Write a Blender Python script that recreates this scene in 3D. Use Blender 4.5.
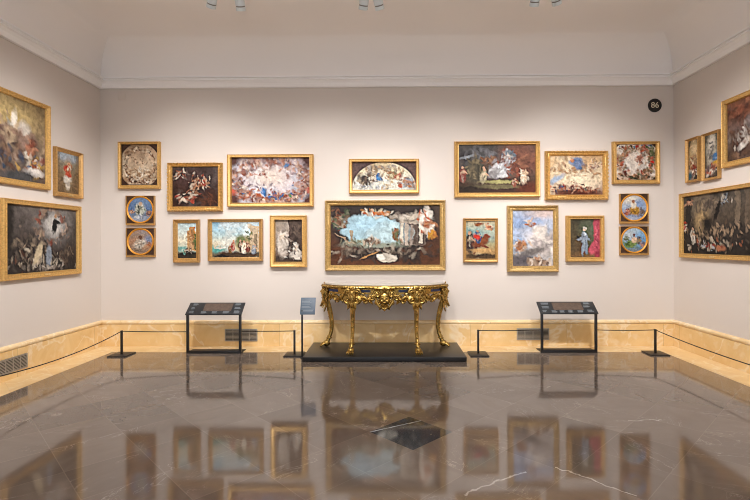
import bpy, bmesh, math, random
import numpy as np
from mathutils import Vector, Matrix

S = bpy.context.scene
for o in list(bpy.data.objects):
    bpy.data.objects.remove(o, do_unlink=True)
COL = S.collection
PI = math.pi

# ------------------------------------------------------------------ camera
XL, XR, D, YF = -4.337, 4.224, 7.003, -3.2       # left wall, right wall, back wall, near end of the room
ZC = 3.861                                        # underside of the cornice
cam = bpy.data.cameras.new('camera')
cam_ob = bpy.data.objects.new('camera', cam)
COL.objects.link(cam_ob)
cam.sensor_width = 36.0
cam.lens = 468.95 / 750 * 36
cam.shift_x = (375 - 384.18) / 750
cam.shift_y = (241.81 - 250) / 750
cam.clip_start = 0.05
cam_ob.matrix_world = (Matrix.Translation((0, 0, 1.55)) @ Matrix.Rotation(.0108, 4, 'Z')
                       @ Matrix.Rotation(PI / 2 + .0007, 4, 'X') @ Matrix.Rotation(-.003, 4, 'Z'))
S.camera = cam_ob

# ------------------------------------------------------------------ world, exposure
S.view_settings.view_transform = 'Standard'
S.view_settings.look = 'None'
S.view_settings.gamma = 1
S.view_settings.use_curve_mapping = False
S.view_settings.exposure = -0.02
S.cycles.filter_width = 1.0
W = bpy.data.worlds.new('world'); S.world = W
W.use_nodes = True
W.node_tree.nodes['Background'].inputs[0].default_value = (.97, .98, 1.0, 1)
W.node_tree.nodes['Background'].inputs[1].default_value = 1.25

WARM = (1.0, .97, .945)
def spot(loc, aim, watts, deg=88, blend=1.0, size=.035, parent=None):
    l = bpy.data.lights.new('lamp_light', 'SPOT')
    l.energy = watts; l.color = WARM; l.spot_size = math.radians(deg); l.spot_blend = blend
    l.shadow_soft_size = size
    o = bpy.data.objects.new('lamp_light', l); COL.objects.link(o)
    q = (Vector(aim) - Vector(loc)).to_track_quat('-Z', 'Y')
    m = Matrix.Translation(loc) @ q.to_matrix().to_4x4()
    if parent: o.parent = parent; o.matrix_parent_inverse = Matrix()
    o.matrix_world = m
    if parent: o.matrix_basis = parent.matrix_basis.inverted() @ m
    return o

# the row of spotlights over the back wall: lens position, aim on the wall, watts
BACK_SPOTS = [((-1.944, 5.114, 4.12), (-3.1, D, 1.7), 100),
              ((-1.63, 5.163, 4.11), (-1.75, D, 1.6), 90),
              ((-.282, 5.175, 4.115), (-.75, D, 1.55), 80),
              ((-.094, 5.178, 4.115), (.6, D, 1.55), 80),
              ((1.593, 5.151, 4.125), (1.65, D, 1.6), 90),
              ((1.837, 5.133, 4.13), (3.0, D, 1.7), 100)]
# further lamps on the rails nearer the middle of the room, above the picture
for x, ax, w in ((-2.2, -2.9, 450), (-.8, -.9, 410), (.8, .8, 410), (2.2, 2.8, 450)):
    spot((x, 3.5, 4.2), (ax, D, 1.42), w * 1.12, 61)
for y, w in ((4.7, 370), (3.3, 330), (1.6, 280)):
    spot((-1.2, y, 4.2), (XL, y + .8, 1.5), w, 66)
    spot((1.2, y, 4.2), (XR, y + .8, 1.5), w, 66)

# two added fill spots with no fixture, aimed up to brighten the ceiling
for x in (-1.6, 1.6): spot((x, .9, 3.3), (x, 1.2, 4.3), 300, 140)

# ------------------------------------------------------------------ helpers
def lin(h):
    h = h.lstrip('#')
    c = [int(h[i:i + 2], 16) / 255 for i in (0, 2, 4)]
    return tuple(x / 12.92 if x <= .04045 else ((x + .055) / 1.055) ** 2.4 for x in c)

def link(name, me, parent=None, loc=None, rotz=0):
    o = bpy.data.objects.new(name, me); COL.objects.link(o)
    if parent: o.parent = parent
    if loc is not None: o.location = loc
    o.rotation_euler = (0, 0, rotz)
    return o

def obj(name, bm, mat, parent=None, loc=None, smooth=35):
    bmesh.ops.recalc_face_normals(bm, faces=bm.faces)
    if smooth:
        a = math.radians(smooth)
        for f in bm.faces: f.smooth = True
        for e in bm.edges:
            if len(e.link_faces) != 2 or e.calc_face_angle(0) > a: e.smooth = False
    me = bpy.data.meshes.new(name); bm.to_mesh(me); bm.free()
    me.materials.append(mat)
    return link(name, me, parent, loc)

def tag(o, label, cat, group=None):
    o['label'] = label; o['category'] = cat
    if group: o['group'] = group
    return o

def thing(name, label, cat, loc, rotz=0, group=None):
    return tag(link(name, None, None, loc, rotz), label, cat, group)

def struct(name, bm, mat, smooth=35):
    o = obj(name, bm, mat, smooth=smooth); o['kind'] = 'structure'; return o

def box(bm, x0, y0, z0, x1, y1, z1, bev=0, M=None):
    r = bmesh.ops.create_cube(bm, size=1)
    vs = r['verts']
    for v in vs:
        v.co = Vector(((x0 + x1) / 2 + v.co.x * (x1 - x0), (y0 + y1) / 2 + v.co.y * (y1 - y0), (z0 + z1) / 2 + v.co.z * (z1 - z0)))
    if bev:
        es = list({e for v in vs for e in v.link_edges})
        g = bmesh.ops.bevel(bm, geom=es, offset=bev, segments=2, affect='EDGES', profile=.6)
        vs = list({v for f in g['faces'] for v in f.verts} | {v for v in vs if v.is_valid})
    if M is not None:
        for v in vs: v.co = M @ v.co
    return bm

def tube(bm, pts, rad, n=10, cap=True, squash=None):
    """closed tube along pts; rad a number or one per point; squash = (axis vector, factor)"""
    pts = [Vector(p) for p in pts]
    if not hasattr(rad, '__len__'): rad = [rad] * len(pts)
    rings = []; up = None
    for i, p in enumerate(pts):
        t = (pts[min(i + 1, len(pts) - 1)] - pts[max(i - 1, 0)]).normalized()
        if up is None:
            up = Vector((0, 0, 1)) if abs(t.z) < .9 else Vector((0, 1, 0))
        a = t.cross(up)
        if a.length < 1e-4: a = t.cross(Vector((1, 0, 0)))
        a.normalize(); b = a.cross(t).normalized(); up = b
        ring = []
        for k in range(n):
            w = 2 * PI * k / n
            off = (a * math.cos(w) + b * math.sin(w)) * rad[i]
            if squash:
                ax, fac = squash; off = off + ax * (off.dot(ax) * (fac - 1))
            ring.append(bm.verts.new(p + off))
        rings.append(ring)
    for r0, r1 in zip(rings, rings[1:]):
        for k in range(n):
            bm.faces.new((r0[k], r0[(k + 1) % n], r1[(k + 1) % n], r1[k]))
    if cap:
        bm.faces.new(rings[0][::-1]); bm.faces.new(rings[-1])
    return bm

def ball(bm, c, r, M=None, seg=12):
    if not hasattr(r, '__len__'): r = (r, r, r)
    g = bmesh.ops.create_uvsphere(bm, u_segments=seg, v_segments=max(6, seg * 2 // 3), radius=1)
    for v in g['verts']:
        co = Vector((v.co.x * r[0], v.co.y * r[1], v.co.z * r[2]))
        if M is not None: co = M @ co
        v.co = co + Vector(c)

def smoothpts(P, n=5):
    """Catmull-Rom through P (tuples of any length)"""
    P = [np.array(p, float) for p in P]; out = []
    for i in range(len(P) - 1):
        a, b, c, d = P[max(i - 1, 0)], P[i], P[i + 1], P[min(i + 2, len(P) - 1)]
        for k in range(n):
            t = k / n
            out.append(.5 * ((2 * b) + (c - a) * t + (2 * a - 5 * b + 4 * c - d) * t * t + (3 * b - a - 3 * c + d) * t ** 3))
    out.append(P[-1]); return out

# ------------------------------------------------------------------ materials
class NT:
    def __init__(s, name):
        s.m = bpy.data.materials.new(name); s.m.use_nodes = True
        s.t = s.m.node_tree; s.b = s.t.nodes['Principled BSDF']
    def n(s, kind, **kw):
        x = s.t.nodes.new('ShaderNode' + kind)
        for k, v in kw.items(): setattr(x, k, v)
        return x
    def set(s, sock, v):
        if isinstance(v, bpy.types.NodeSocket): s.t.links.new(v, sock)
        else: sock.default_value = v
    def math(s, op, a, b=0, c=None):
        x = s.n('Math', operation=op); s.set(x.inputs[0], a); s.set(x.inputs[1], b)
        if c is not None: s.set(x.inputs[2], c)
        return x.outputs[0]
    def mix(s, f, a, b, blend='MIX'):
        x = s.n('Mix', data_type='RGBA', blend_type=blend)
        s.set(x.inputs[0], f)
        for i, v in ((6, a), (7, b)):
            s.set(x.inputs[i], v if isinstance(v, bpy.types.NodeSocket) else (*v, 1))
        return x.outputs[2]
    def noise(s, vec, scale, detail=3, rough=.5, dist=0):
        x = s.n('TexNoise'); x.inputs['Scale'].default_value = scale; x.inputs['Detail'].default_value = detail
        x.inputs['Roughness'].default_value = rough; x.inputs['Distortion'].default_value = dist
        if vec is not None: s.set(x.inputs['Vector'], vec)
        return x.outputs['Fac']
    def ramp(s, f, a, b):
        x = s.n('MapRange'); x.inputs[1].default_value = a; x.inputs[2].default_value = b; s.set(x.inputs[0], f)
        return x.outputs[0]
    def pos(s): return s.n('NewGeometry').outputs['Position']
    def obco(s): return s.n('TexCoord').outputs['Object']
    def bump(s, h, strength=.2, dist=.01):
        x = s.n('Bump'); x.inputs['Strength'].default_value = strength; x.inputs['Distance'].default_value = dist
        s.set(x.inputs['Height'], h); s.set(s.b.inputs['Normal'], x.outputs[0])
    def out(s, col, rough=.5, metal=0, spec=.5):
        s.set(s.b.inputs['Base Color'], col if isinstance(col, bpy.types.NodeSocket) else (*col, 1))
        s.set(s.b.inputs['Roughness'], rough); s.set(s.b.inputs['Metallic'], metal)
        s.b.inputs['Specular IOR Level'].default_value = spec
        return s.m

def plain(name, h, rough=.5, metal=0, var=.08, scale=30, spec=.5, bump=0):
    t = NT(name); c = lin(h)
    f = t.noise(t.obco(), scale, 4)
    col = t.mix(f, tuple(x * (1 - var) for x in c), tuple(min(1, x * (1 + var)) for x in c))
    if bump: t.bump(f, bump, .004)
    return t.out(col, rough, metal, spec)

def paint_wall(name, h):
    t = NT(name); c = lin(h); p = t.pos()
    f = t.noise(p, .8, 2); g = t.noise(p, 140, 2)
    t.bump(g, .06, .003)
    return t.out(t.mix(f, tuple(x * .98 for x in c), tuple(x * 1.02 for x in c)), .85, 0, .25)

def marble_cream(name, base, vein, dark, length=1.42):
    t = NT(name); p = t.pos()
    sx = t.n('SeparateXYZ'); t.set(sx.inputs[0], p)
    run = t.math('ADD', sx.outputs[0], sx.outputs[1])
    cell = t.math('DIVIDE', t.math('ADD', run, .35), length)
    idx = t.math('FLOOR', cell)
    wn = t.n('TexWhiteNoise', noise_dimensions='1D'); t.set(wn.inputs['W'], idx)
    off = t.n('VectorMath', operation='MULTIPLY_ADD')
    t.set(off.inputs[0], wn.outputs['Color']); off.inputs[1].default_value = (9, 9, 9); t.set(off.inputs[2], p)
    q = off.outputs[0]
    a = t.noise(q, 2.6, 5, .6, .8); b = t.noise(q, 1.3, 4, .55, .5)
    line = t.ramp(t.math('ABSOLUTE', t.math('SUBTRACT', b, .52)), .02, .0)
    patch = t.ramp(t.noise(q, 9, 3), .55, .75)
    c = t.mix(t.ramp(a, .3, .7), lin(base), lin(dark))
    c = t.mix(t.math('MULTIPLY', wn.outputs['Value'], .35), c, lin(dark))
    c = t.mix(t.math('MULTIPLY', line, .4), c, lin(vein))
    c = t.mix(t.math('MULTIPLY', patch, .25), c, lin(vein))
    fr = t.math('FRACT', cell)
    joint = t.math('LESS_THAN', fr, .004)
    c = t.mix(t.math('MULTIPLY', joint, .5), c, lin('8f6a3a'))
    return t.out(c, .28, 0, .5)

VEINS = [(.452, 2.88, .91, 3.18, .009), (1.14, 3.24, 1.50, 2.87, .008), (2.06, 4.08, 2.36, 4.1, .006)]
def floor_mat():
    t = NT('polished_grey_marble'); p = t.pos(); s = .4805
    sx = t.n('SeparateXYZ'); t.set(sx.inputs[0], p)
    x = t.math('SUBTRACT', sx.outputs[0], .172); y = t.math('SUBTRACT', sx.outputs[1], 3.832)
    u = t.math('DIVIDE', t.math('ADD', x, y), s * math.sqrt(2))
    v = t.math('DIVIDE', t.math('SUBTRACT', y, x), s * math.sqrt(2))
    u = t.math('ADD', u, .5); v = t.math('ADD', v, .5)
    iu, iv = t.math('FLOOR', u), t.math('FLOOR', v)
    cb = t.n('CombineXYZ'); t.set(cb.inputs[0], iu); t.set(cb.inputs[1], iv)
    wn = t.n('TexWhiteNoise', noise_dimensions='3D'); t.set(wn.inputs['Vector'], cb.outputs[0])
    rot = t.n('VectorRotate', rotation_type='Z_AXIS'); t.set(rot.inputs['Vector'], p)
    t.set(rot.inputs['Angle'], t.math('MULTIPLY', wn.outputs['Value'], 6.28))
    off = t.n('VectorMath', operation='MULTIPLY_ADD')
    t.set(off.inputs[0], wn.outputs['Color']); off.inputs[1].default_value = (20, 20, 20); t.set(off.inputs[2], rot.outputs[0])
    st = t.n('VectorMath', operation='MULTIPLY'); t.set(st.inputs[0], off.outputs[0]); st.inputs[1].default_value = (1, 2.2, 1)
    q = st.outputs[0]
    a = t.noise(q, 2.5, 6, .62, .6)
    b = t.noise(q, 1.7, 5, .6, 1.0); d = t.noise(q, 3.4, 4, .6, .8)
    c = t.mix(t.ramp(a, .2, .8), lin('706359'), lin('82756a'))
    c = t.mix(t.math('MULTIPLY', t.math('SUBTRACT', wn.outputs['Value'], .1), .6), c, lin('564a42'))
    v1 = t.ramp(t.math('ABSOLUTE', t.math('SUBTRACT', b, .5)), .009, .0)
    v2 = t.ramp(t.math('ABSOLUTE', t.math('SUBTRACT', d, .56)), .006, .0)
    msk = t.ramp(t.noise(q, 1.1, 2), .5, .66)
    c = t.mix(t.math('MULTIPLY', t.math('MULTIPLY', v1, msk), .4), c, lin('d8cbc0'))
    c = t.mix(t.math('MULTIPLY', t.math('MULTIPLY', v2, msk), .3), c, lin('c9b8a8'))
    def vein(ax, ay, bx, by, wd):                   # a long white crack-like vein from a to b
        L2 = (bx - ax) ** 2 + (by - ay) ** 2; L = math.sqrt(L2)
        wob = t.math('MULTIPLY_ADD', t.noise(p, 9, 4, .6), .09, -.045)
        dx = t.math('SUBTRACT', sx.outputs[0], ax); dy = t.math('SUBTRACT', sx.outputs[1], ay)
        al = t.math('DIVIDE', t.math('ADD', t.math('MULTIPLY', dx, bx - ax), t.math('MULTIPLY', dy, by - ay)), L2)
        ac = t.math('DIVIDE', t.math('SUBTRACT', t.math('MULTIPLY', dx, by - ay), t.math('MULTIPLY', dy, bx - ax)), L)
        near = t.ramp(t.math('ABSOLUTE', t.math('ADD', ac, wob)), wd, wd * .3)
        inside = t.math('MULTIPLY', t.math('GREATER_THAN', al, 0), t.math('LESS_THAN', al, 1))
        return t.math('MULTIPLY', near, inside)
    for vv in VEINS: c = t.mix(t.math('MULTIPLY', vein(*vv), .75), c, lin('d8d2cc'))
    # the one black marble tile set in the middle of the floor
    blk = t.math('MULTIPLY', t.math('COMPARE', iu, 0, .1), t.math('COMPARE', iv, 0, .1))
    fu, fv = t.math('FRACT', u), t.math('FRACT', v)
    bl = t.math('ABSOLUTE', t.math('SUBTRACT', t.math('ADD', t.math('MULTIPLY', fu, .28), fv), .99))
    bv = t.ramp(t.math('ADD', bl, t.math('MULTIPLY', t.noise(p, 14, 3), .04)), .038, .022)
    kc = t.mix(bv, lin('353c43'), lin('b9c0c6'))
    kc = t.mix(t.ramp(t.noise(p, 40, 3), .66, .72), kc, lin('8a7a60'))
    c = t.mix(blk, c, kc)
    eu = t.math('MINIMUM', fu, t.math('SUBTRACT', 1, fu)); ev = t.math('MINIMUM', fv, t.math('SUBTRACT', 1, fv))
    ed = t.math('LESS_THAN', t.math('MINIMUM', eu, ev), .006)
    c = t.mix(t.math('MULTIPLY', ed, .16), c, lin('b8a896'))
    t.b.inputs['IOR'].default_value = 1.85
    r = t.math('MULTIPLY_ADD', t.noise(q, 5, 3), .04, .045)
    return t.out(c, r, 0, .5)

def gold(name, h, rough=.38, metal=.75, scale=45, bump=.35, dark=.55):
    t = NT(name); c = lin(h); q = t.obco()
    f = t.noise(q, scale, 5, .6); g = t.noise(q, 7, 3)
    col = t.mix(t.ramp(f, .3, .62), tuple(x * dark for x in c), c)
    col = t.mix(t.math('MULTIPLY', g, .4), col, tuple(min(1, x * 1.25) for x in c))
    t.bump(f, bump, .006)
    return t.out(col, t.math('MULTIPLY_ADD', f, .2, rough - .1), metal, .5)

def oil():
    t = NT('oil_paint')
    a = t.n('Attribute', attribute_name='pigment')
    f = t.noise(t.obco(), 60, 4, .6)
    return t.out(t.mix(.3, a.outputs['Color'], t.mix(f, (.35, .35, .35), (.65, .65, .65)), 'SOFT_LIGHT'), .6, 0, .2)

M = dict(
    wall=paint_wall('warm_grey_wall_paint', 'd3cac3'), ceil=paint_wall('white_ceiling_paint', 'f6f2f0'),
    crown=plain('white_plaster', 'f6f5f6', .55, 0, .02), skirt=marble_cream('honey_marble', 'ecce9a', 'f8f0de', 'dbb57a'),
    cap=marble_cream('pale_honey_marble', 'f3dcb2', 'fdf6e8', 'e4c28c', 1.1),
    border=marble_cream('honey_border_marble', 'f0d6a6', 'fbf2e0', 'dcb880', .62), floor=floor_mat(), oil=oil(),
    g_yel=gold('bright_gilding', 'd6ab66', .4, .45), g_br=gold('brown_gilding', 'c0955a', .4, .45), g_old=gold('aged_gilding', 'cbaa6e', .4, .45, dark=.45),
    g_or=gold('orange_gilding', 'e29a32', .4, .25), g_tab=gold('burnished_gilding', 'bd9c58', .25, .95, 28, .25, .25),  # table gilding carries dark recess shade in its mottled colour
    g_pale=gold('pale_gilding', 'dcbf86', .42, .6), dkwood=plain('dark_brown_wood', '3a2418', .5, 0, .3, 14),
    blk=plain('black_powder_coat', '17171a', .42, 0, .1), plinth=plain('black_plinth_lacquer', '131317', .33, 0, .08),
    rope=plain('dark_cord', '2b2522', .8, 0, .2, 200), print_=plain('black_printed_panel', '2c2f33', .3, 0, .15, 20),
    slate=plain('slate_blue_label', '4a5b6e', .45, 0, .06), txt=plain('pale_print', '848d94', .6, 0, .1),
    pic=plain('brown_print', '5b4c43', .5, 0, .5, 25), white=plain('white_enamel', 'd3d9da', .4, 0, .03),
    gap=plain('grey_shadow_band', '77716c', .6, 0, .05), steel=plain('brushed_grille_metal', 'b0aca6', .45, .6, .1),
    hole=plain('dark_duct', '2e2b28', .9), sign=plain('black_sign', '0c0b0b', .6, 0, .05), ivory=plain('ivory_print', 'd8cfb8', .6, 0, .02),
    blue=plain('lapis_blue_inlay', '20356e', .3, 0, .3, 60), marbletop=plain('grey_white_marble', 'cfc8c0', .18, 0, .16, 9),
    plate=plain('warm_grey_plate', 'd0c6be', .8, 0, .02), lens=plain('lens_glass', 'e8e4d8', .2))

# ------------------------------------------------------------------ the room
def quad(bm, *p): bm.faces.new([bm.verts.new(q) for q in p])
bm = bmesh.new(); box(bm, XL - .12, YF, -.15, XR + .12, D + .12, 0); struct('floor', bm, M['floor'])
bm = bmesh.new(); box(bm, XL - .12, D, 0, XR + .12, D + .12, 4.7); struct('wall_back', bm, M['wall'])
bm = bmesh.new(); box(bm, XL - .12, YF, 0, XL, D, 4.7); struct('wall_left', bm, M['wall'])
bm = bmesh.new(); box(bm, XR, YF, 0, XR + .12, D, 4.7); struct('wall_right', bm, M['wall'])

def sweepU(bm, prof, sides='LBR', closed=False):
    """profile (inset, z) swept along left, back and right walls, mitred in the corners"""
    def path(i):
        return {'L': [(XL + i, YF), (XL + i, D - i)], 'B': [(XL + i, D - i), (XR - i, D - i)], 'R': [(XR - i, D - i), (XR - i, YF)]}
    for s in sides:
        rows = [[bm.verts.new((*p, z)) for p in path(i)[s]] for i, z in prof]
        pr = list(zip(rows, rows[1:] + rows[:1])) if closed else list(zip(rows, rows[1:]))
        for a, b in pr: bm.faces.new((a[0], a[1], b[1], b[0]))
        if closed:
            bm.faces.new([r[0] for r in rows]); bm.faces.new([r[1] for r in rows][::-1])

R_COVE, ZT = .56, 4.02
prof = [(.0, ZT)] + [(.02 + R_COVE * (1 - math.cos(a)), ZT + R_COVE * math.sin(a)) for a in [k / 14 * PI / 2 for k in range(15)]]
bm = bmesh.new(); sweepU(bm, prof)
i, z = prof[-1]
quad(bm, (XL + i, YF, z), (XL + i, D - i, z), (XR - i, D - i, z), (XR - i, YF, z))
bmesh.ops.remove_doubles(bm, verts=bm.verts, dist=.0005)
struct('ceiling', bm, M['ceil'])

crown = [(0, ZC), (.045, ZC), (.05, ZC + .012), (.055, ZC + .02), (.062, ZC + .055), (.085, ZC + .085), (.105, ZC + .095), (.105, ZC + .108),
         (.094, ZC + .11), (.094, ZC + .122), (.118, ZC + .13), (.118, ZC + .146), (.07, ZC + .15), (.06, ZC + .165), (0, ZC + .168)]
for k, s in enumerate('LBR'):
    bm = bmesh.new(); sweepU(bm, crown, s, True); struct('trim_%d' % (k + 1), bm, M['crown'], 25)
for n, s in (('left', 'L'), ('back', 'B'), ('right', 'R')):
    bm = bmesh.new(); sweepU(bm, [(0, .0), (.035, 0), (.035, .325), (.03, .332), (0, .332)], s, True)
    b = struct('baseboard_' + n, bm, M['skirt'])
    bm = bmesh.new(); sweepU(bm, [(0, .333), (.03, .333), (.04, .34), (.045, .352), (.042, .366), (.03, .378), (.015, .386), (0, .388)], s, True)
    obj('cap_moulding', bm, M['cap'], b, smooth=50)
for k, s in enumerate('LBR'):                      # pale marble border laid round the floor
    bm = bmesh.new(); sweepU(bm, [(.036, .0), (.036, .004), (.40, .004), (.40, .0)], s, True); struct('trim_%d' % (k + 4), bm, M['border'])

# ------------------------------------------------------------------ paintings
rng = np.random.default_rng(7)
def vnoise(x, y, seed):
    r = np.random.default_rng(seed); L = r.random((64, 64))
    xi, yi = np.floor(x).astype(int), np.floor(y).astype(int); fx, fy = x - xi, y - yi
    fx = fx * fx * (3 - 2 * fx); fy = fy * fy * (3 - 2 * fy)
    g = lambda a, b: L[a % 64, b % 64]
    return (g(xi, yi) * (1 - fx) + g(xi + 1, yi) * fx) * (1 - fy) + (g(xi, yi + 1) * (1 - fx) + g(xi + 1, yi + 1) * fx) * fy
def fbm(x, y, s, seed, o=4):
    t = 0; a = .5
    for k in range(o):
        t = t + a * vnoise(x * s, y * s, seed + k); s *= 2.1; a *= .5
    return t / (1 - .5 ** o)

def pigment(U, V, asp, ops, seed):
    """U,V from the upper left in units of the canvas; x in heights. Loose masses of colour, no drawing."""
    X, Y = U * asp, V
    wx, wy = (fbm(X, Y, 9, seed) - .5) * .07, (fbm(X, Y, 9, seed + 50) - .5) * .07
    wx, wy = wx + (fbm(X, Y, 30, seed + 70, 2) - .5) * .025, wy + (fbm(X, Y, 30, seed + 90, 2) - .5) * .025
    X, Y = X + wx, Y + wy
    C = np.zeros(U.shape + (3,))
    def lay(al, col): C[...] = C * (1 - al[..., None]) + np.array(lin(col)) * al[..., None]
    def blob(u, v, ru, rv, ang, col, soft=.5, op=1):
        x, y = X - u * asp, Y - v; a = math.radians(ang); c, s = math.cos(a), math.sin(a)
        d = np.sqrt(((x * c + y * s) / ru) ** 2 + ((-x * s + y * c) / rv) ** 2)
        al = np.clip((1 + soft - d) / (2 * soft), 0, 1); lay(al * al * (3 - 2 * al) * op, col)
    def dab(u, v, ru, rv, ang, col, r):             # a stroke with a darker shadow dab painted below it for modelling
        c = lin(col); dk = [x * .35 for x in c]
        blob(u + .3 * ru / asp, v + .5 * rv, ru * 1.1, rv * 1.1, ang, '#' + ''.join('%02x' % int(255 * (min(1, x * 12.92 if x <= .0031308 else 1.055 * x ** (1 / 2.4) - .055))) for x in dk), .7, r.uniform(.15, .5))
        blob(u, v, ru, rv, ang, col, .6, r.uniform(.4, .8))
    for k, op in enumerate(ops):
        q = op[0]
        if q == 'g':
            cols = [np.array(lin(c)) for c in op[1]]; t = np.clip(Y, 0, .9999) * (len(cols) - 1)
            i = np.floor(t).astype(int); f = (t - i)[..., None]; A = np.array(cols)
            C[...] = A[i] * (1 - f) + A[i + 1] * f
        elif q == 'n':                              # drifting patches of a colour
            f = fbm(X * op[4] if len(op) > 4 else X, Y, op[3] if len(op) > 3 else 3, seed + 100 + k, 4)
            lay(np.clip((f - .46) * 6, 0, 1) * op[2], op[1])
        elif q == 'b': blob(*op[1:])
        elif q == 'd':                              # dabs: n, u, v, su, sv, size, colours, ang
            _, n, u, v, su, sv, sz, cols = op[:8]; an = op[8] if len(op) > 8 else None
            r = random.Random(seed * 31 + k); n = int(n * 2.2); sz *= .66
            for j in range(n):
                w = sz * r.uniform(.5, 1.3)
                dab(u + su * r.gauss(0, .5), v + sv * r.gauss(0, .5), w, w * r.uniform(.3, .6), (an if an is not None else 0) + r.uniform(-45, 45) * (1 if an is not None else 4), r.choice(cols), r)
        elif q == 'ring':                           # dabs round an oval
            _, n, u, v, ru, rv, jit, sz, cols = op; r = random.Random(seed * 17 + k); n = int(n * 2); sz *= .68
            for j in range(n):
                a = r.uniform(0, 2 * PI); w = sz * r.uniform(.5, 1.3); h = 1 + r.gauss(0, jit)
                dab(u + ru * math.cos(a) * h, v + rv * math.sin(a) * h, w, w * r.uniform(.35, .7), r.uniform(0, 180), r.choice(cols), r)
        elif q == 'r':
            _, u0, v0, u1, v1, col = op[:6]; s = .012
            e = lambda a, lo, hi: np.clip((a - lo) / s + .5, 0, 1) * np.clip((hi - a) / s + .5, 0, 1)
            lay(e(X, u0 * asp, u1 * asp) * e(Y, v0, v1) * (op[6] if len(op) > 6 else .95), col)
        elif q == 'f':                              # a small clothed figure: height, robe, lean
            _, u, v, h, col, lean = op[:6]; skin = op[6] if len(op) > 6 else 'bc9478'; dx = h * math.sin(math.radians(lean)) / asp
            blob(u, v, h * .2, h * .42, lean, col, .3); blob(u + dx * .1, v - h * .1, h * .13, h * .2, lean + 20, 'd8bfa0', .4, .6)
            blob(u - dx * .1, v + h * .2, h * .2, h * .26, lean, col, .3, .9)
            r = random.Random(int(u * 977 + v * 131) + seed)
            for j in range(12):                     # folds
                w = h * r.uniform(.04, .1)
                blob(u + r.gauss(0, .09) * h / asp, v + r.uniform(-.25, .4) * h, w * .45, w * 1.6, lean + r.uniform(-25, 25), r.choice([col, '2c2420', 'cdbfae', '6b5848']), .5, r.uniform(.25, .6))
            blob(u + dx * .5, v - h * .45, h * .085, h * .1, 0, skin, .3)
            blob(u + dx * .5 + .16 * h / asp, v - h * .12, h * .17, h * .045, 35, skin, .4)
        elif q == 'out':                            # everything outside an oval
            _, u, v, ru, rv, col = op
            d = np.sqrt(((U - u) / ru) ** 2 + ((V - v) / rv) ** 2); lay(np.clip((d - 1) / .03, 0, 1), col)
    m = 1 + (fbm(X, Y, 20, seed + 9, 3) - .5) * .75 + (fbm(X, Y, 6, seed + 19, 3) - .5) * .35
    C = C * m[..., None]; g = C.mean(-1, keepdims=True)
    C = (g + (C - g) * .95) * .84
    if min(C.shape[:2]) > 9:                        # crisper strokes
        Q = np.pad(C, ((3, 3), (3, 3), (0, 0)), 'edge'); b = 0; n, m_ = C.shape[:2]
        for i in range(7):
            for j in range(7): b = b + Q[i:i + n, j:j + m_] / 49
        C = C + (C - b) * .8
    return np.clip(C, .004, 1)

def set_pigment(me, cols):
    a = me.color_attributes.new('pigment', 'FLOAT_COLOR', 'POINT')
    a.data.foreach_set('color', np.concatenate([cols.reshape(-1, 3), np.ones((cols.size // 3, 1))], 1).astype(np.float32).ravel())

def canvas(w, h, ops, seed, parent, loc, name='canvas'):
    nx, nz = max(24, int(w / .0075)), max(24, int(h / .0075))
    u, v = np.meshgrid(np.linspace(0, 1, nx), np.linspace(0, 1, nz))
    co = np.stack([(u - .5) * w, np.zeros_like(u), (.5 - v) * h], -1).reshape(-1, 3)
    idx = np.arange(nx * nz).reshape(nz, nx)
    F = np.stack([idx[:-1, :-1], idx[1:, :-1], idx[1:, 1:], idx[:-1, 1:]], -1).reshape(-1, 4).tolist()
    n0 = len(co)                                    # a stretcher behind the paint makes it a solid board
    c4 = [0, nx - 1, nx * nz - 1, nx * (nz - 1)]
    co = co.tolist() + [(co[i][0], .018, co[i][2]) for i in c4]
    B = [n0, n0 + 1, n0 + 2, n0 + 3]
    F += [B, list(range(0, nx)) + [B[1], B[0]], list(idx[:, -1]) + [B[2], B[1]], list(idx[-1, ::-1]) + [B[3], B[2]], list(idx[::-1, 0]) + [B[0], B[3]]]
    F = [[int(i) for i in f] for f in F]
    me = bpy.data.meshes.new(name); me.from_pydata(co, [], F); me.materials.append(M['oil'])
    c = pigment(u, v, w / h, ops, seed).reshape(-1, 3)
    set_pigment(me, np.concatenate([c, np.full((4, 3), .2)]))
    return link(name, me, parent, loc)

def disc_canvas(r, ops, seed, parent, loc):
    nr, na = 28, 84
    pts = [(0, 0)] + [(r * i / nr * math.cos(a), r * i / nr * math.sin(a)) for i in range(1, nr + 1) for a in [2 * PI * k / na for k in range(na)]]
    P = np.array(pts); co = [(x, 0, z) for x, z in pts]
    F = [(0, 1 + (k + 1) % na, 1 + k) for k in range(na)]
    for i in range(nr - 1):
        for k in range(na):
            a = 1 + i * na; F.append((a + k, a + (k + 1) % na, a + na + (k + 1) % na, a + na + k))
    me = bpy.data.meshes.new('canvas'); me.from_pydata(co, [], F); me.materials.append(M['oil'])
    U, V = (P[:, 0] / r + 1) / 2, (1 - P[:, 1] / r) / 2
    N = 72; gu, gv = np.meshgrid((np.arange(N) + .5) / N, (np.arange(N) + .5) / N)
    G = pigment(gu, gv, 1.0, ops, seed)
    set_pigment(me, G[np.clip((V * N).astype(int), 0, N - 1), np.clip((U * N).astype(int), 0, N - 1)])
    me.flip_normals() if me.polygons[0].normal.y > 0 else None
    return link('canvas', me, parent, loc)

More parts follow.
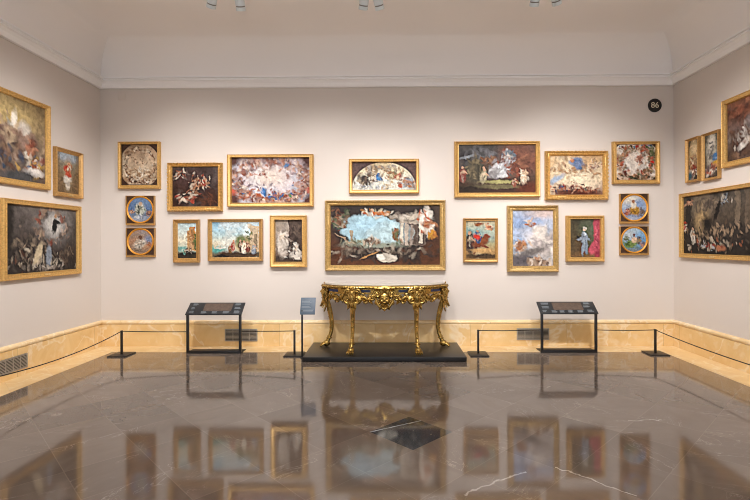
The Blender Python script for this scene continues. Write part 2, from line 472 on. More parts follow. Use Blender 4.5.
PROF = {  # (fraction inward, height fraction, carving)
    'plain': [(0, 0, 0), (0, .72, 0), (.05, .8, 0), (.1, .94, 0), (.2, 1, 0), (.32, .97, 0), (.38, .84, 0), (.7, .66, 0), (.78, .7, 0), (.88, .7, 0), (.94, .6, 0), (1, .45, 0), (1, 0, 0)],
    'carved': [(0, 0, 0), (0, .6, .1), (.08, .82, .6), (.2, 1, 1), (.34, .9, .8), (.42, .7, .2), (.55, .62, .6), (.7, .68, .8), (.8, .56, .2), (.88, .62, .4), (.95, .55, .1), (1, .42, 0), (1, 0, 0)],
    'flat': [(0, 0, 0), (0, .85, 0), (.06, .96, 0), (.14, 1, 0), (.2, .9, 0), (.26, .86, 0), (.74, .8, 0), (.8, .9, 0), (.88, .92, 0), (.93, .8, 0), (1, .5, 0), (1, 0, 0)],
    'slope': [(0, 0, 0), (0, .9, 0), (.08, 1, 0), (.22, 1, 0), (.3, .86, 0), (.62, .6, 0), (.72, .6, 0), (.8, .5, 0), (1, .42, 0), (1, 0, 0)]}
def frame_bm(w, h, B, thick, style, lam=.06, amp=.01):
    """moulding mitred round a rectangle (local XZ, facing -Y); B = widths left, bottom, right, top"""
    bm = bmesh.new(); prof = PROF[style]
    x0, x1, z0, z1 = -w / 2, w / 2, -h / 2, h / 2
    carved = style == 'carved'
    loops = []
    for d, t, cv in prof:
        a, b, c, e = x0 + d * B[0], x1 - d * B[2], z0 + d * B[1], z1 - d * B[3]
        ring = []
        for (p, q, nrm) in (((a, c), (b, c), (0, -1)), ((b, c), (b, e), (1, 0)), ((b, e), (a, e), (0, 1)), ((a, e), (a, c), (-1, 0))):
            L = w if p[1] == q[1] else h
            n = max(2, int(round(L / lam)) * 4) if carved else 2
            for k in range(n):
                f = k / n; s = 0
                if carved: s = cv * amp * (math.cos(2 * PI * f * n / 4) if d < .5 else math.cos(4 * PI * f * n / 4) * .6) * min(1, 8 * f, 8 * (1 - f))
                ring.append(bm.verts.new((p[0] + (q[0] - p[0]) * f + nrm[0] * s * .7 * (d < .5) * (d > 0), -t * thick - s, p[1] + (q[1] - p[1]) * f + nrm[1] * s * .7 * (d < .5) * (d > 0))))
        loops.append(ring)
    loops.append(loops[0])
    for r0, r1 in zip(loops, loops[1:]):
        n = len(r0)
        for k in range(n):
            bm.faces.new((r0[k], r0[(k + 1) % n], r1[(k + 1) % n], r1[k]))
    return bm

GP = 'framed paintings on the gallery walls'
def place(wall, a0, z0, a1, z1):
    cz = (z0 + z1) / 2; m = (a0 + a1) / 2
    if wall == 'B': return (m, D - .001, cz), 0
    if wall == 'L': return (XL + .001, m, cz), PI / 2
    return (XR - .001, m, cz), -PI / 2
def settle(wall, r, k=1.003, e=.006, dz=.009):     # survey correction of the hanging plan of the back wall
    return (r[0] * k - e, r[1] - e + dz, r[2] * k + e, r[3] + e + dz) if wall == 'B' else r
def painting(label, wall, rect, B, style, mat, ops, seed, thick=.07, lam=.06, amp=.009, plate=False, liner=None):
    rect = settle(wall, rect); a0, z0, a1, z1 = rect; w, h = a1 - a0, z1 - z0
    loc, rz = place(wall, *rect)
    t = thing('framed_painting', label, 'painting', loc, rz, GP)
    obj('frame', frame_bm(w, h, B, thick, style, lam, amp), M[mat], t, smooth=50 if style == 'carved' else 30)
    ow, oh = w - B[0] - B[2], h - B[1] - B[3]
    cx, cz = (B[0] - B[2]) / 2, (B[1] - B[3]) / 2
    if liner:
        lw, lm = liner
        g = obj('liner', frame_bm(ow, oh, (lw,) * 4, thick * .5, 'slope'), M[lm], t, smooth=30); g.location = (cx, 0, cz)
        ow -= 2 * lw; oh -= 2 * lw
    canvas(ow + .008, oh + .008, ops, seed, t, (cx, -thick * .3, cz))
    if plate:
        bm = bmesh.new(); zc = -h / 2 + B[1] * .5; box(bm, -.05, -thick * 1.06, zc - .013, .05, -thick * .7, zc + .013, .002)
        obj('nameplate', bm, M['g_pale'], t)
    return t

# the back wall, left to right ------------------------------------------------
SK = ['b98c6e', 'd8b898', 'c07a58', 'efe2cf']           # flesh and linen dabs
painting('small square sepia sketch in a gold frame, topmost at left end of back wall', 'B', (-4.025, 2.353, -3.415, 3.047), (.042, .06, .042, .04), 'plain', 'g_yel',
    [('g', ['8f7359', 'b99c80', 'c9b094', 'b0906f', '80604a']), ('n', 'd6c2a8', .6, 3), ('ring', 70, .5, .5, .43, .43, .07, .06, ['7a573f', '8d6a50', 'a98a6c', 'dcc9ae', '5f4230']),
     ('d', 26, .5, .72, .5, .2, .07, ['e6d8c4', 'd9c6ac', '9c7a5c']), ('d', 14, .5, .9, .7, .08, .06, ['5b3f2e', '7d5b43', 'e8dccb']), ('d', 6, .52, .4, .3, .1, .04, ['8a6a50']), ('out', .5, .52, .58, .56, '4a3226')], 11, liner=(.012, 'dkwood'))
painting('dark painting of pale tumbling figures in an ornate gold frame, upper left back wall', 'B', (-3.287, 2.013, -2.484, 2.727), (.066, .075, .068, .06), 'carved', 'g_yel',
    [('g', ['4a3a36', '4c3430', '3e241a', '3a1f14']), ('n', '5d5350', .6, 3), ('n', '2c1711', .6, 4), ('d', 16, .2, .22, .2, .12, .06, ['c9a184', '7d6a62', 'e4d4c2', '8d4a2e']),
     ('d', 20, .48, .5, .14, .25, .07, ['b88260', 'd6bca2', '9c6044', 'e4d2be'], -50), ('d', 16, .68, .4, .12, .22, .06, ['e8d6c0', 'c08a66', 'a2442c'], 60),
     ('d', 16, .35, .78, .25, .12, .08, ['dccbb8', 'e8dccc', 'a84a34', 'a8705a'], -35), ('b', .44, .86, .05, .04, 0, 'b0402a', .4, .8), ('d', 16, .75, .8, .2, .15, .09, ['5c3420', '4a2a1a'])], 22, thick=.085, lam=.05)
painting('wide rose and pale blue sky sketch in bright gold frame, upper left back wall', 'B', (-2.393, 2.079, -1.126, 2.843), (.06, .062, .06, .045), 'flat', 'g_yel',
    [('g', ['b09a9c', 'c2b8c0', 'c9bec4', 'b79e98']), ('n', 'aeb6c8', .7, 2.5), ('b', .47, .42, .4, .22, 0, 'e3cdbb', .9, .8), ('ring', 240, .5, .5, .45, .45, .13, .075, ['a06450', 'b08474', '8a5648', 'c9a694', '74504a', 'c08e78', 'dccabc', '90767a']),
     ('d', 60, .5, .84, .55, .12, .06, ['a85a3c', 'c98b70', '7c4034', 'e2c6b2', '8f6a64', '3f6aa6']), ('d', 10, .33, .36, .12, .06, .05, ['b98878', 'a26a58']), ('d', 14, .3, .66, .25, .1, .05, ['e8dcd2', 'b07a66', '8a7a86']),
     ('d', 3, .42, .76, .02, .05, .08, ['3f6ca6', '4a78b0']), ('d', 2, .71, .18, .02, .02, .07, ['4876aa']), ('d', 3, .02, .75, .01, .08, .09, ['c25a44']), ('d', 3, .98, .72, .01, .08, .09, ['c8685a']), ('d', 2, .75, .86, .02, .02, .06, ['5a8458']),
     ('b', 0, 0, .18, .2, 0, '54342f', .4), ('b', 1, 0, .18, .24, 0, '4f2e2b', .4), ('b', 0, 1, .17, .2, 0, '4f2e2a', .4), ('b', 1, 1, .16, .18, 0, '4c2a28', .4)], 33, thick=.08)
painting('small upright landscape with tawny ruin in gold frame, below the dark tumbling figures painting', 'B', (-3.201, 1.251, -2.828, 1.882), (.055, .066, .055, .056), 'slope', 'g_br',
    [('g', ['b9d0d8', 'cfdcd8', 'e0d8c0', 'b7c0ae', '4e5548']), ('r', .5, .22, .95, .8, 'c79a66'), ('r', .62, .12, .9, .5, 'b98452'), ('d', 14, .7, .45, .2, .3, .06, ['9a683e', 'd8b080', 'a87c4e'], 90),
     ('d', 8, .95, .45, .05, .2, .08, ['5d6b3a']), ('b', .15, .74, .2, .08, 0, '7fb0a8', .5), ('b', .5, .93, .6, .1, 0, '2e2a22', .3), ('f', .5, .78, .2, '26221f', 0), ('f', .68, .8, .22, '1f1c1c', 5), ('f', .35, .83, .16, '4c8f86', -5), ('d', 6, .6, .78, .3, .05, .03, ['e8e0d0'])], 44)
painting('harbour scene with blue sky and people in a gold frame, lower left back wall', 'B', (-2.685, 1.271, -1.886, 1.888), (.055, .055, .055, .048), 'slope', 'g_br',
    [('g', ['86b4d0', '9cc2d4', 'b9cfd0', 'd6cdb4', 'a9b09a', '6a6650']), ('n', 'dfe0da', .55, 2.5), ('b', .7, .62, .32, .2, -20, 'b09a6c', .5), ('b', .6, .52, .14, .16, 30, '70764e', .5), ('r', .8, .12, .99, .86, 'c0a98a'), ('r', .88, .35, .95, .86, '8a7860'), ('r', .76, .05, .84, .2, 'c9b596', .7),
     ('d', 10, .78, .4, .08, .2, .05, ['4c5a3a', '66704a'], 80), ('b', .08, .78, .26, .1, 0, '5fa39c', .6), ('b', .2, .72, .16, .03, 0, 'e6e6dc', .6), ('d', 6, .1, .66, .12, .08, .05, ['c9b79a', 'd9cdb4']),
     ('b', .55, .92, .8, .09, 0, '4a3a2a', .5), ('f', .43, .68, .3, 'a6352a', 8), ('f', .61, .68, .34, '6b4a3a', -4), ('f', .67, .72, .34, 'e8dcc8', 2), ('f', .75, .7, .32, '7c4436', -6), ('f', .88, .77, .3, '8a93a0', 4), ('f', .38, .78, .22, '7a5a34', -8), ('b', .2, .95, .2, .03, 0, '201c18', .4)], 55)
painting('grey monochrome painting of two pale robed figures in gold frame, left of console table', 'B', (-1.761, 1.179, -1.228, 1.935), (.076, .08, .074, .066), 'flat', 'g_yel',
    [('g', ['a09284', '8c7c70', '6a5a50', '5c4c44']), ('n', 'b8aca0', .4, 3), ('r', .5, .0, 1, .75, '52423a'), ('d', 12, .75, .35, .2, .3, .09, ['40322c', '6a584c'], 90), ('b', .5, .95, .6, .08, 0, '3c302a', .4), ('b', .55, .7, .12, .16, 0, '3a2e28', .5),
     ('f', .28, .52, .62, 'cfc6bc', 4, '8d8076'), ('b', .3, .72, .1, .2, 8, 'b5a99e', .4, .8), ('f', .78, .75, .42, 'c5bbb0', -8, 'd0c8be'), ('b', .78, .84, .16, .1, 10, 'd8cfc4', .4, .9), ('d', 14, .5, .7, .45, .2, .05, ['6e6058', '8d8077', 'e6dfd6'])], 66, thick=.08)
painting('half-round lunette sketch with brown corners in gold frame, above the largest centre painting', 'B', (-.586, 2.271, .436, 2.767), (.05, .055, .046, .042), 'flat', 'g_yel',
    [('g', ['c9b48e', 'd2c6a8', 'c9c8c0', 'bcc0bc']), ('n', 'e4dcc8', .5, 3), ('d', 40, .45, .3, .4, .2, .12, ['a98a6a', 'b99a78', '8a7458', 'd0c4ae', '9a8e86']), ('d', 26, .2, .65, .16, .18, .13, ['5e4a40', '7a6656', 'a99880', '3e3430'], 80),
     ('d', 6, .4, .58, .04, .08, .13, ['3a6ca0', '4a7aac', '2c5484']), ('d', 8, .33, .6, .06, .2, .09, ['dcd2c0', '7a6450']), ('d', 7, .69, .5, .06, .08, .13, ['b0584a', 'c07058', '94483a']), ('d', 16, .62, .45, .1, .16, .11, ['8c8e60', 'd8c8a4', 'a67a58']),
     ('d', 26, .86, .72, .15, .16, .13, ['a8765a', 'c8b8a8', '7a6a68', '8e9cac']), ('d', 14, .35, .9, .3, .06, .1, ['b4b8bc', '8e949c', 'd4d2cc']), ('d', 8, .58, .72, .12, .2, .09, ['cfc2a6', 'b89e7c']), ('b', .75, .85, .08, .07, 0, '9c5c44', .4), ('out', .5, 1.0, .5, .98, '5a4440')], 77, thick=.08)
painting('largest centre painting, blue sky opening in dark brown field, gold framed above console table', 'B', (-.946, 1.121, .826, 2.157), (.085, .088, .085, .078), 'carved', 'g_old',
    [('g', ['463830', '44362e', '4c3226', '54321f', '54321f']), ('b', .48, .3, .86, .62, 0, '332a27', .1), ('d', 30, .5, .85, .55, .12, .1, ['2c2422', '463a34', '3a302c']),
     ('b', .37, .4, .52, .25, 4, 'a2c2cf', .08), ('b', .55, .47, .42, .2, 0, 'b2cbd2', .12), ('b', .3, .32, .3, .1, 0, '9cbfd2', .9, .7), ('b', .42, .66, .52, .05, 0, '8a9082', .5), ('b', .26, .6, .2, .05, -8, '9ab0a6', .6),
     ('r', .185, .42, .21, .62, 'a0927e'), ('d', 14, .2, .62, .1, .05, .05, ['8f8a74', '76745f', 'b2a68e']), ('r', .63, .27, .87, .68, '75665c', .7),
     ('r', .64, .3, .665, .66, 'cabfae'), ('r', .68, .3, .71, .68, 'b0a294'), ('r', .73, .32, .75, .68, '93857a'), ('r', .76, .32, .785, .66, '54463e'), ('r', .805, .25, .845, .64, 'd2c8b8'), ('r', .63, .25, .87, .3, 'b4a696'), ('d', 16, .72, .2, .16, .05, .09, ['c4b8a8', '8f8276', '6e6058', 'ded4c6']),
     ('d', 26, .08, .24, .07, .16, .07, ['6b3a26', '7c6a54', '4d5a40', 'b7a890', '8a5c40']), ('d', 18, .45, .12, .16, .04, .06, ['a8622c', 'd0c2a4', 'b87a3a', 'dcd2c2']), ('b', .45, .13, .12, .035, 4, 'b0622c', .4, .8),
     ('d', 26, .88, .28, .06, .25, .08, ['c88a62', 'e6dcd0', 'b8643a', 'f0e8dc'], 65), ('d', 10, .94, .5, .04, .06, .06, ['cf9434', 'b87030']), ('d', 60, .45, .77, .5, .08, .07, ['5e5044', '8e8070', '443a34', '78685a', 'a89c8c', '5c3c2c', '3a302c']),
     ('b', .52, .88, .15, .08, -6, 'bfb6a8', .12), ('b', .5, .9, .1, .03, 30, 'b0a698', .3, .7), ('b', .46, .86, .06, .04, 20, 'e4ddd2', .3), ('b', .36, .83, .16, .015, -22, 'b08450', .3), ('b', .12, .56, .16, .012, 28, '9a8068', .3), ('d', 12, .38, .6, .06, .06, .06, ['9a7a62', 'c0a890', '6c5444', 'e2d8c8'], 80), ('d', 14, .6, .5, .03, .14, .06, ['8c5a40', 'a07a5c', '5a6a48'], 80)], 88, thick=.09, lam=.035, amp=.006)
painting('wide dark stormy painting with white mass and red sky, gold frame, upper right centre', 'B', (.972, 2.205, 2.220, 3.021), (.07, .072, .062, .048), 'plain', 'g_yel',
    [('g', ['4a4644', '565050', '5a4a42', '4a3428', '38241c']), ('b', .82, .25, .4, .3, 10, '7c5040', .7), ('d', 20, .82, .35, .2, .15, .16, ['8a5844', 'a06a50', '6e4438'], 5), ('d', 20, .2, .2, .25, .15, .14, ['5e5c5e', '3e3c3e', '77757a']),
     ('b', .1, .25, .14, .03, -20, '8a9098', .6), ('b', .22, .55, .2, .28, 0, '544c3c', .4), ('d', 24, .22, .5, .13, .25, .07, ['6a5e48', '4a4436', '8a7a5c'], 90), ('d', 16, .4, .36, .12, .12, .07, ['8a5a40', '6a4a38', 'a0785a']),
     ('b', .52, .52, .24, .09, -35, 'bfbfc2', .4, .9), ('d', 16, .51, .54, .12, .12, .13, ['d4d4d8', 'a8a8b0', 'e6e6e8', '8a8484'], -35), ('d', 14, .58, .36, .1, .2, .07, ['d9d9dc', 'b0b0b8', '8e5a4a'], -45), ('d', 14, .66, .2, .08, .1, .07, ['6a7684', 'd0c8c0', '9a5a46']), ('d', 10, .72, .5, .08, .2, .08, ['6a3a2c', '8a4c38']),
     ('f', .05, .62, .34, '84443a', 4), ('f', .32, .66, .34, 'a89c80', 6), ('b', .55, .78, .35, .04, 0, '9a9460', .5), ('b', .5, .87, .6, .04, 0, '6e6446', .5), ('f', .84, .68, .3, 'c4b29c', -8), ('d', 12, .84, .65, .06, .14, .05, ['e8dcc8', 'd0b090'], 50), ('f', .72, .8, .2, '86503e', 10), ('b', .92, .9, .25, .12, 0, '5c2c1c', .6), ('b', .15, .92, .3, .08, 0, '2c2018', .6)], 99, thick=.08)
painting('golden cloud painting with a blue robe at its top, carved gold frame, upper right', 'B', (2.310, 2.163, 3.218, 2.875), (.073, .078, .075, .068), 'carved', 'g_yel',
    [('g', ['c8a276', 'd8b68a', 'e0c8a4', 'cfb8a0', '8a6a5c']), ('n', 'ead6b6', .6, 3), ('b', .62, .55, .3, .24, 0, 'f0dfc0', .8), ('d', 30, .5, .35, .5, .2, .09, ['b98c64', 'ecd8b8', 'caa27c', 'a87c5c']), ('d', 9, .5, .18, .09, .09, .13, ['6a82b4', '5870a4', '8496bc'], 20), ('d', 4, .57, .3, .03, .04, .08, ['7088b4']), ('b', .42, .12, .05, .05, 0, 'c88a6a', .4),
     ('d', 12, .82, .25, .12, .12, .06, ['c8987a', 'a07a6a', 'e4cdb4']), ('b', .12, .6, .22, .07, -30, '9aa8be', .6), ('d', 34, .25, .85, .22, .12, .07, ['6a4438', '9a6a52', 'b9583c', 'd8b8a0', '3e4c74']), ('b', .55, .95, .6, .08, 0, '5e3426', .4), ('d', 30, .6, .87, .35, .07, .06, ['7a4430', 'a05a3e', '4a3434', 'c9967a']), ('d', 10, .5, .75, .15, .08, .05, ['b8785a', 'e4ccb4'])], 111, thick=.085, lam=.055)
painting('small square sketch, pale centre ringed by colour, gold frame, topmost at right end', 'B', (3.300, 2.396, 3.975, 3.010), (.06, .062, .052, .04), 'plain', 'g_yel',
    [('g', ['c8b49c', 'd8cabc', 'd6cac0', 'b89e88']), ('n', 'e8e0d8', .6, 3), ('ring', 170, .5, .5, .44, .44, .17, .075, ['a87a5c', '8a6a48', 'c89a78', '7a6a4c', 'd8c4ac', '6a4a3a', 'b0583e']), ('d', 12, .5, .06, .5, .04, .05, ['3f6aa0', 'c0402e', 'd8c8b0', '4a6a44']),
     ('d', 14, .6, .42, .1, .12, .06, ['b06a50', '9a5a48', 'd8a88c']), ('b', .92, .5, .05, .05, 0, 'c23a2a', .4), ('d', 14, .9, .22, .08, .15, .07, ['5e6a44', '7a7a54']), ('d', 16, .6, .92, .35, .06, .07, ['4f5a3a', '5c4634', '7d6046', '3c4a34']), ('out', .5, .5, .62, .62, '4c3626')], 122)
painting('small painting of a rider on a brown horse, narrow gold frame, right of console table', 'B', (1.101, 1.242, 1.601, 1.885), (.045, .055, .042, .042), 'plain', 'g_br',
    [('g', ['c0b090', '8aa8a4', '7f9ea0', '9a9470', 'b08a58', '6e5434']), ('n', 'c8bc9a', .4, 3), ('b', .15, .6, .1, .3, 0, '3a2c28', .4), ('f', .14, .55, .5, '4a3a34', 0), ('b', .48, .58, .2, .12, -18, '7a4026', .35), ('b', .66, .46, .08, .14, 35, '84482a', .35), ('b', .74, .4, .08, .045, 25, '7c4428', .35),
     ('b', .33, .74, .045, .14, 20, '6a3822', .4), ('b', .66, .68, .11, .03, 25, '7a4228', .4), ('f', .42, .42, .34, '3c4e7a', -4), ('b', .36, .42, .09, .06, 30, 'c8382a', .4), ('d', 8, .76, .18, .1, .08, .07, ['d09a70', 'b86a4a', 'e6cdb0']), ('b', .45, .08, .1, .05, 0, '8a5a34', .5), ('b', .55, .93, .5, .06, 0, '4a3826', .5), ('b', .55, .78, .28, .05, 0, 'c49a62', .5)], 133, thick=.06)
painting('tall painting of white clouds on blue sky in wide gold frame, lower row right', 'B', (1.749, 1.098, 2.486, 2.071), (.084, .09, .074, .074), 'carved', 'g_old',
    [('g', ['a9b4cc', '8fa6cc', '8ea8d0', '98acc8', 'a8aab0', '7a6c66']), ('n', 'c2c2ca', .6, 2.5), ('b', .8, .06, .3, .08, 0, 'cdb9b4', .8), ('b', .74, .62, .3, .2, 30, 'd6cdc8', .5), ('d', 26, .72, .55, .22, .18, .12, ['e6ddd4', 'c8bcb8', 'd8cec8', 'b4a8a8']), ('b', .66, .4, .1, .12, 0, 'dcd2ca', .5),
     ('d', 12, .43, .22, .1, .06, .05, ['a8684e', 'd2b09a', '8a8288', 'e2d6cc']), ('d', 22, .22, .65, .16, .07, .07, ['b87a50', 'd8b494', 'e8dccf', '8a5a40']), ('b', .45, .75, .28, .07, -18, '77706e', .5), ('b', .2, .9, .28, .1, 0, '5c565a', .6), ('d', 20, .65, .93, .3, .05, .08, ['6e5a50', 'c2a890', '9a7860', 'ded0c2']), ('d', 8, .65, .86, .1, .04, .05, ['cf9a7a', 'e8d4c0'])], 144, thick=.085, lam=.045, amp=.006)
painting('portrait of a person in pale blue beside a pink curtain in a gold frame', 'B', (2.615, 1.250, 3.157, 1.919), (.066, .066, .056, .055), 'plain', 'g_yel',
    [('g', ['3e3c30', '464434', '5a4c36', '5e4a34', '4a3826']), ('n', '584c38', .5, 3), ('b', .6, .3, .2, .3, 0, '5e6450', .7), ('b', .5, .93, .5, .09, 0, '6e5438', .5), ('b', .92, .4, .1, .55, -4, 'b8485a', .3), ('b', .82, .75, .12, .2, 30, 'c25264', .3), ('d', 16, .9, .45, .06, .5, .08, ['d8687a', '96344a', 'c85468'], 80), ('b', .95, .92, .1, .1, 0, '9a3448', .4),
     ('b', .48, .5, .1, .16, 0, '93a0b0', .25), ('b', .44, .76, .045, .2, 4, '8996a6', .25), ('b', .54, .74, .045, .17, -6, '7f8c9c', .25), ('b', .34, .5, .1, .035, -20, '8c98a8', .3), ('b', .6, .5, .08, .03, 50, '8a97a8', .3), ('b', .25, .46, .05, .03, 20, '23222a', .4), ('b', .49, .27, .04, .05, 0, 'd8bca4', .3), ('b', .49, .235, .044, .03, 0, 'c9c2b8', .4), ('b', .5, .4, .04, .04, 0, 'c2cad4', .4), ('d', 10, .48, .55, .1, .18, .03, ['b8c4d0', '6e7a8a'])], 155, thick=.075)

# the four roundels -----------------------------------------------------------
def roundel(label, rect, ops, seed):
    rect = settle('B', rect, e=.001, dz=.005); a0, z0, a1, z1 = rect; w, h = a1 - a0, z1 - z0; loc, rz = place('B', *rect)
    t = thing('round_painting', label, 'painting', loc, rz, GP)
    bw = .01
    obj('frame', frame_bm(w, h, (bw, .036, bw, bw), .05, 'flat'), M['g_br'], t, smooth=30)
    cz = .013; r = min(w - 2 * bw, h - bw - .036) / 2 + .007
    bm = bmesh.new(); box(bm, -w / 2 + bw - .004, -.03, -h / 2 + .033, w / 2 - bw + .004, -.012, h / 2 - bw + .004)
    obj('corner_panel', bm, M['dkwood'], t)
    bm = bmesh.new(); n = 72; rp = [(r, .031), (r, .044), (r - .007, .05), (r - .013, .048), (r - .018, .043), (r - .024, .037), (r - .024, .031)]
    rings = [[bm.verts.new((q * math.cos(2 * PI * k / n), -y, cz + q * math.sin(2 * PI * k / n))) for k in range(n)] for q, y in rp]
    rings.append(rings[0])
    for p, q in zip(rings, rings[1:]):
        for k in range(n): bm.faces.new((p[k], p[(k + 1) % n], q[(k + 1) % n], q[k]))
    obj('gilt_ring', bm, M['g_or'], t, smooth=50)
    disc_canvas(r - .022, ops, seed, t, (0, -.034, cz))
roundel('round painting, pale seated figure on slate blue sky, upper roundel at the left end', (-3.921, 1.808, -3.496, 2.248),
    [('g', ['6c84a8', '5f7aa0', '56709a', '6a7890', '8a8f9c']), ('b', .5, .5, .2, .26, 0, 'b9bcae', .4), ('d', 20, .48, .5, .2, .26, .09, ['e2dfd2', '8f9880', '6a7460', 'cfcabb', '4a4c48'], 80), ('b', .52, .27, .07, .08, 0, 'b89a80', .4), ('d', 8, .16, .58, .1, .06, .07, ['c9a48c', 'a8785c']), ('d', 10, .84, .66, .12, .12, .09, ['b07a5c', '4c4a58', 'c89478']), ('b', .5, .85, .4, .09, 0, '8e98ac', .6), ('d', 8, .45, .8, .3, .08, .1, ['cdd0d4', '7682a0'])], 166)
roundel('round painting, pale reclining figure on tawny cloud, lower roundel at the left end', (-3.919, 1.332, -3.493, 1.766),
    [('g', ['8a8c98', '98806e', 'a87c5e', '907664', '86766c']), ('n', 'b58a64', .5, 3), ('b', .85, .4, .18, .16, 0, '7a84a0', .7), ('b', .48, .58, .26, .17, -30, 'c8c2b6', .4), ('d', 22, .45, .6, .22, .22, .09, ['e6e0d4', 'b8aa98', '74706c', 'd0b8a0'], -40), ('b', .5, .32, .07, .08, 0, '6e4c3a', .4), ('d', 10, .86, .62, .1, .14, .08, ['b8744e', '9a5c3c', 'd09a74']), ('d', 8, .3, .84, .3, .06, .1, ['8d7c6c', '6a5c54'])], 177)
roundel('round painting, figure in mustard cloth on pale sky, upper roundel at the right end', (3.401, 1.808, 3.815, 2.250),
    [('g', ['a2b0c4', 'b4bac4', '9aaac2', '7a8cae', '7f86a0']), ('b', .3, .15, .4, .14, 0, 'd8cfc0', .8), ('b', .72, .35, .2, .2, 0, '7c94bc', .7), ('b', .52, .62, .24, .17, 10, 'b98a2c', .35), ('d', 16, .52, .62, .2, .16, .09, ['d4a440', '94681c', 'c08c30', '7a5420']), ('b', .48, .38, .1, .13, 0, 'dcd4c6', .4), ('b', .48, .26, .06, .07, 0, '9a6c50', .4), ('d', 14, .2, .68, .12, .14, .08, ['b86a50', 'd8a084', '8a4434']), ('d', 8, .82, .66, .1, .12, .1, ['6a5c58', '8a7468']), ('b', .5, .93, .4, .07, 0, 'a0a8bc', .5)], 188)
roundel('round painting, figure in green cloth on blue sky, lower roundel at the right end', (3.400, 1.341, 3.813, 1.767),
    [('g', ['a8bccc', '7ea6cc', '6094c4', '6a94b8', '6a7c8c']), ('b', .25, .3, .3, .2, -30, 'b8c0c4', .8), ('b', .36, .68, .28, .14, -20, '5e7a34', .35), ('d', 16, .34, .66, .22, .16, .09, ['76924a', '46602a', '8aa05c', '3c4c28']), ('b', .52, .5, .12, .13, 20, 'd8b898', .4), ('b', .5, .3, .06, .07, 0, '6a4a30', .4), ('d', 12, .7, .52, .12, .14, .08, ['7a5c34', '9a7c50', '5c4c34']), ('d', 8, .84, .7, .08, .12, .09, ['a85a48', '7a6870', 'c0907c']), ('b', .5, .93, .4, .07, 0, '74808c', .5), ('d', 6, .2, .45, .1, .1, .08, ['8a8c74', '5e6c50'])], 199)

# side walls ------------------------------------------------------------------
painting('huge golden cloud painting in a gold frame, upper left wall, cut by photo edge', 'L', (4.38, 2.218, 5.905, 3.286), (.062, .072, .064, .056), 'plain', 'g_yel',
    [('g', ['8a7450', 'b0986a', 'b49c78', '9a8270', '7d6c60', '5c4c44']), ('n', '6e5a48', .5, 3), ('b', .62, .25, .3, .2, 0, 'd0b67c', .8), ('d', 20, .6, .42, .16, .16, .08, ['e0d8c8', 'cabfae', 'b49a80', 'f0e8da']), ('b', .66, .3, .05, .14, 0, 'eee6d8', .4), ('b', .75, .37, .12, .1, -15, 'd6ccc0', .4), ('d', 40, .6, .5, .35, .12, .13, ['8a6a5c', '9c7e70', 'b49684', '74584c', 'c9b090']), ('d', 8, .83, .56, .03, .07, .09, ['b06c50', 'c48a6c', '8c4e3c']),
     ('d', 30, .87, .8, .12, .16, .07, ['d8c8b8', 'a86a52', '8a4a3c', 'e6ddd0', '4c5c7c', 'c9a050']), ('b', .87, .87, .16, .05, 0, 'd9d2cc', .4), ('d', 20, .55, .75, .2, .2, .1, ['6a4c3c', '4c3c38', '8c6c58', '3e4a5e']), ('d', 16, .25, .6, .25, .3, .12, ['7c6450', 'b09878', '5c4a40']), ('b', .7, .95, .3, .07, 0, '4a4a4c', .6)], 211, thick=.055, lam=.05, amp=.007)
painting('small upright painting of a red clad figure in gold frame, left wall near corner', 'L', (6.0, 2.163, 6.53, 2.80), (.05, .06, .055, .05), 'slope', 'g_br',
    [('g', ['7d8a98', '8a8272', '7c684e', '7a6248', '6e583e']), ('b', .5, .06, .36, .14, 0, 'a4b0bc', .5), ('r', .0, .0, .14, 1, '8a6c48', .5), ('r', .86, .0, 1, 1, '7e6240', .5), ('b', .5, .55, .16, .4, 0, 'a08c70', .5), ('b', .48, .4, .13, .09, 10, 'b4422e', .35), ('b', .52, .55, .1, .12, 20, 'c0563c', .4), ('b', .47, .66, .14, .08, 0, 'ddd6cc', .45), ('b', .5, .8, .07, .12, 0, 'd2c8ba', .5), ('b', .55, .28, .06, .06, 0, 'd0a080', .4), ('d', 10, .55, .4, .14, .12, .06, ['e2d2c0', 'b8744e', 'd88a60'])], 222, thick=.055, plate=True)
painting('large dark crowded painting with a black figure in bright cloud, lower left wall', 'L', (5.165, 1.126, 6.49, 2.058), (.06, .07, .072, .062), 'flat', 'g_yel',
    [('g', ['6a625e', '5c5450', '4a423e', '3a3230', '2c2624']), ('n', '3a3432', .6, 3), ('b', .66, .25, .3, .24, 0, '9a9694', .8), ('b', .66, .26, .16, .16, 0, 'c4c0ba', .7), ('ring', 40, .62, .28, .22, .24, .15, .07, ['a08470', '7c6a60', 'b8a090', '5c504a', '8a4a3a']), ('b', .66, .28, .05, .12, 12, '1c1a1c', .3), ('b', .7, .22, .08, .03, 0, '201d1e', .4), ('b', .67, .12, .028, .03, 0, 'b08c70', .4),
     ('d', 46, .3, .62, .3, .2, .08, ['302a28', '5c504a', '8a7a6a', '3e3834', 'a8947c'], 80), ('d', 50, .4, .82, .4, .14, .07, ['4c4440', 'b0a08c', '706458', '28221f', 'd0c4b0', '6a4434'], 80), ('b', .42, .72, .06, .17, 25, 'c9b898', .4), ('b', .57, .75, .05, .16, 0, '8a93a0', .4), ('d', 12, .55, .93, .4, .04, .06, ['b4aaa0', '8c8278']), ('d', 20, .84, .75, .12, .16, .07, ['3c3430', '7c6c5c', '5e4c40'], 80), ('b', .05, .3, .08, .5, 0, '2a2624', .6)], 233, thick=.055, plate=True)
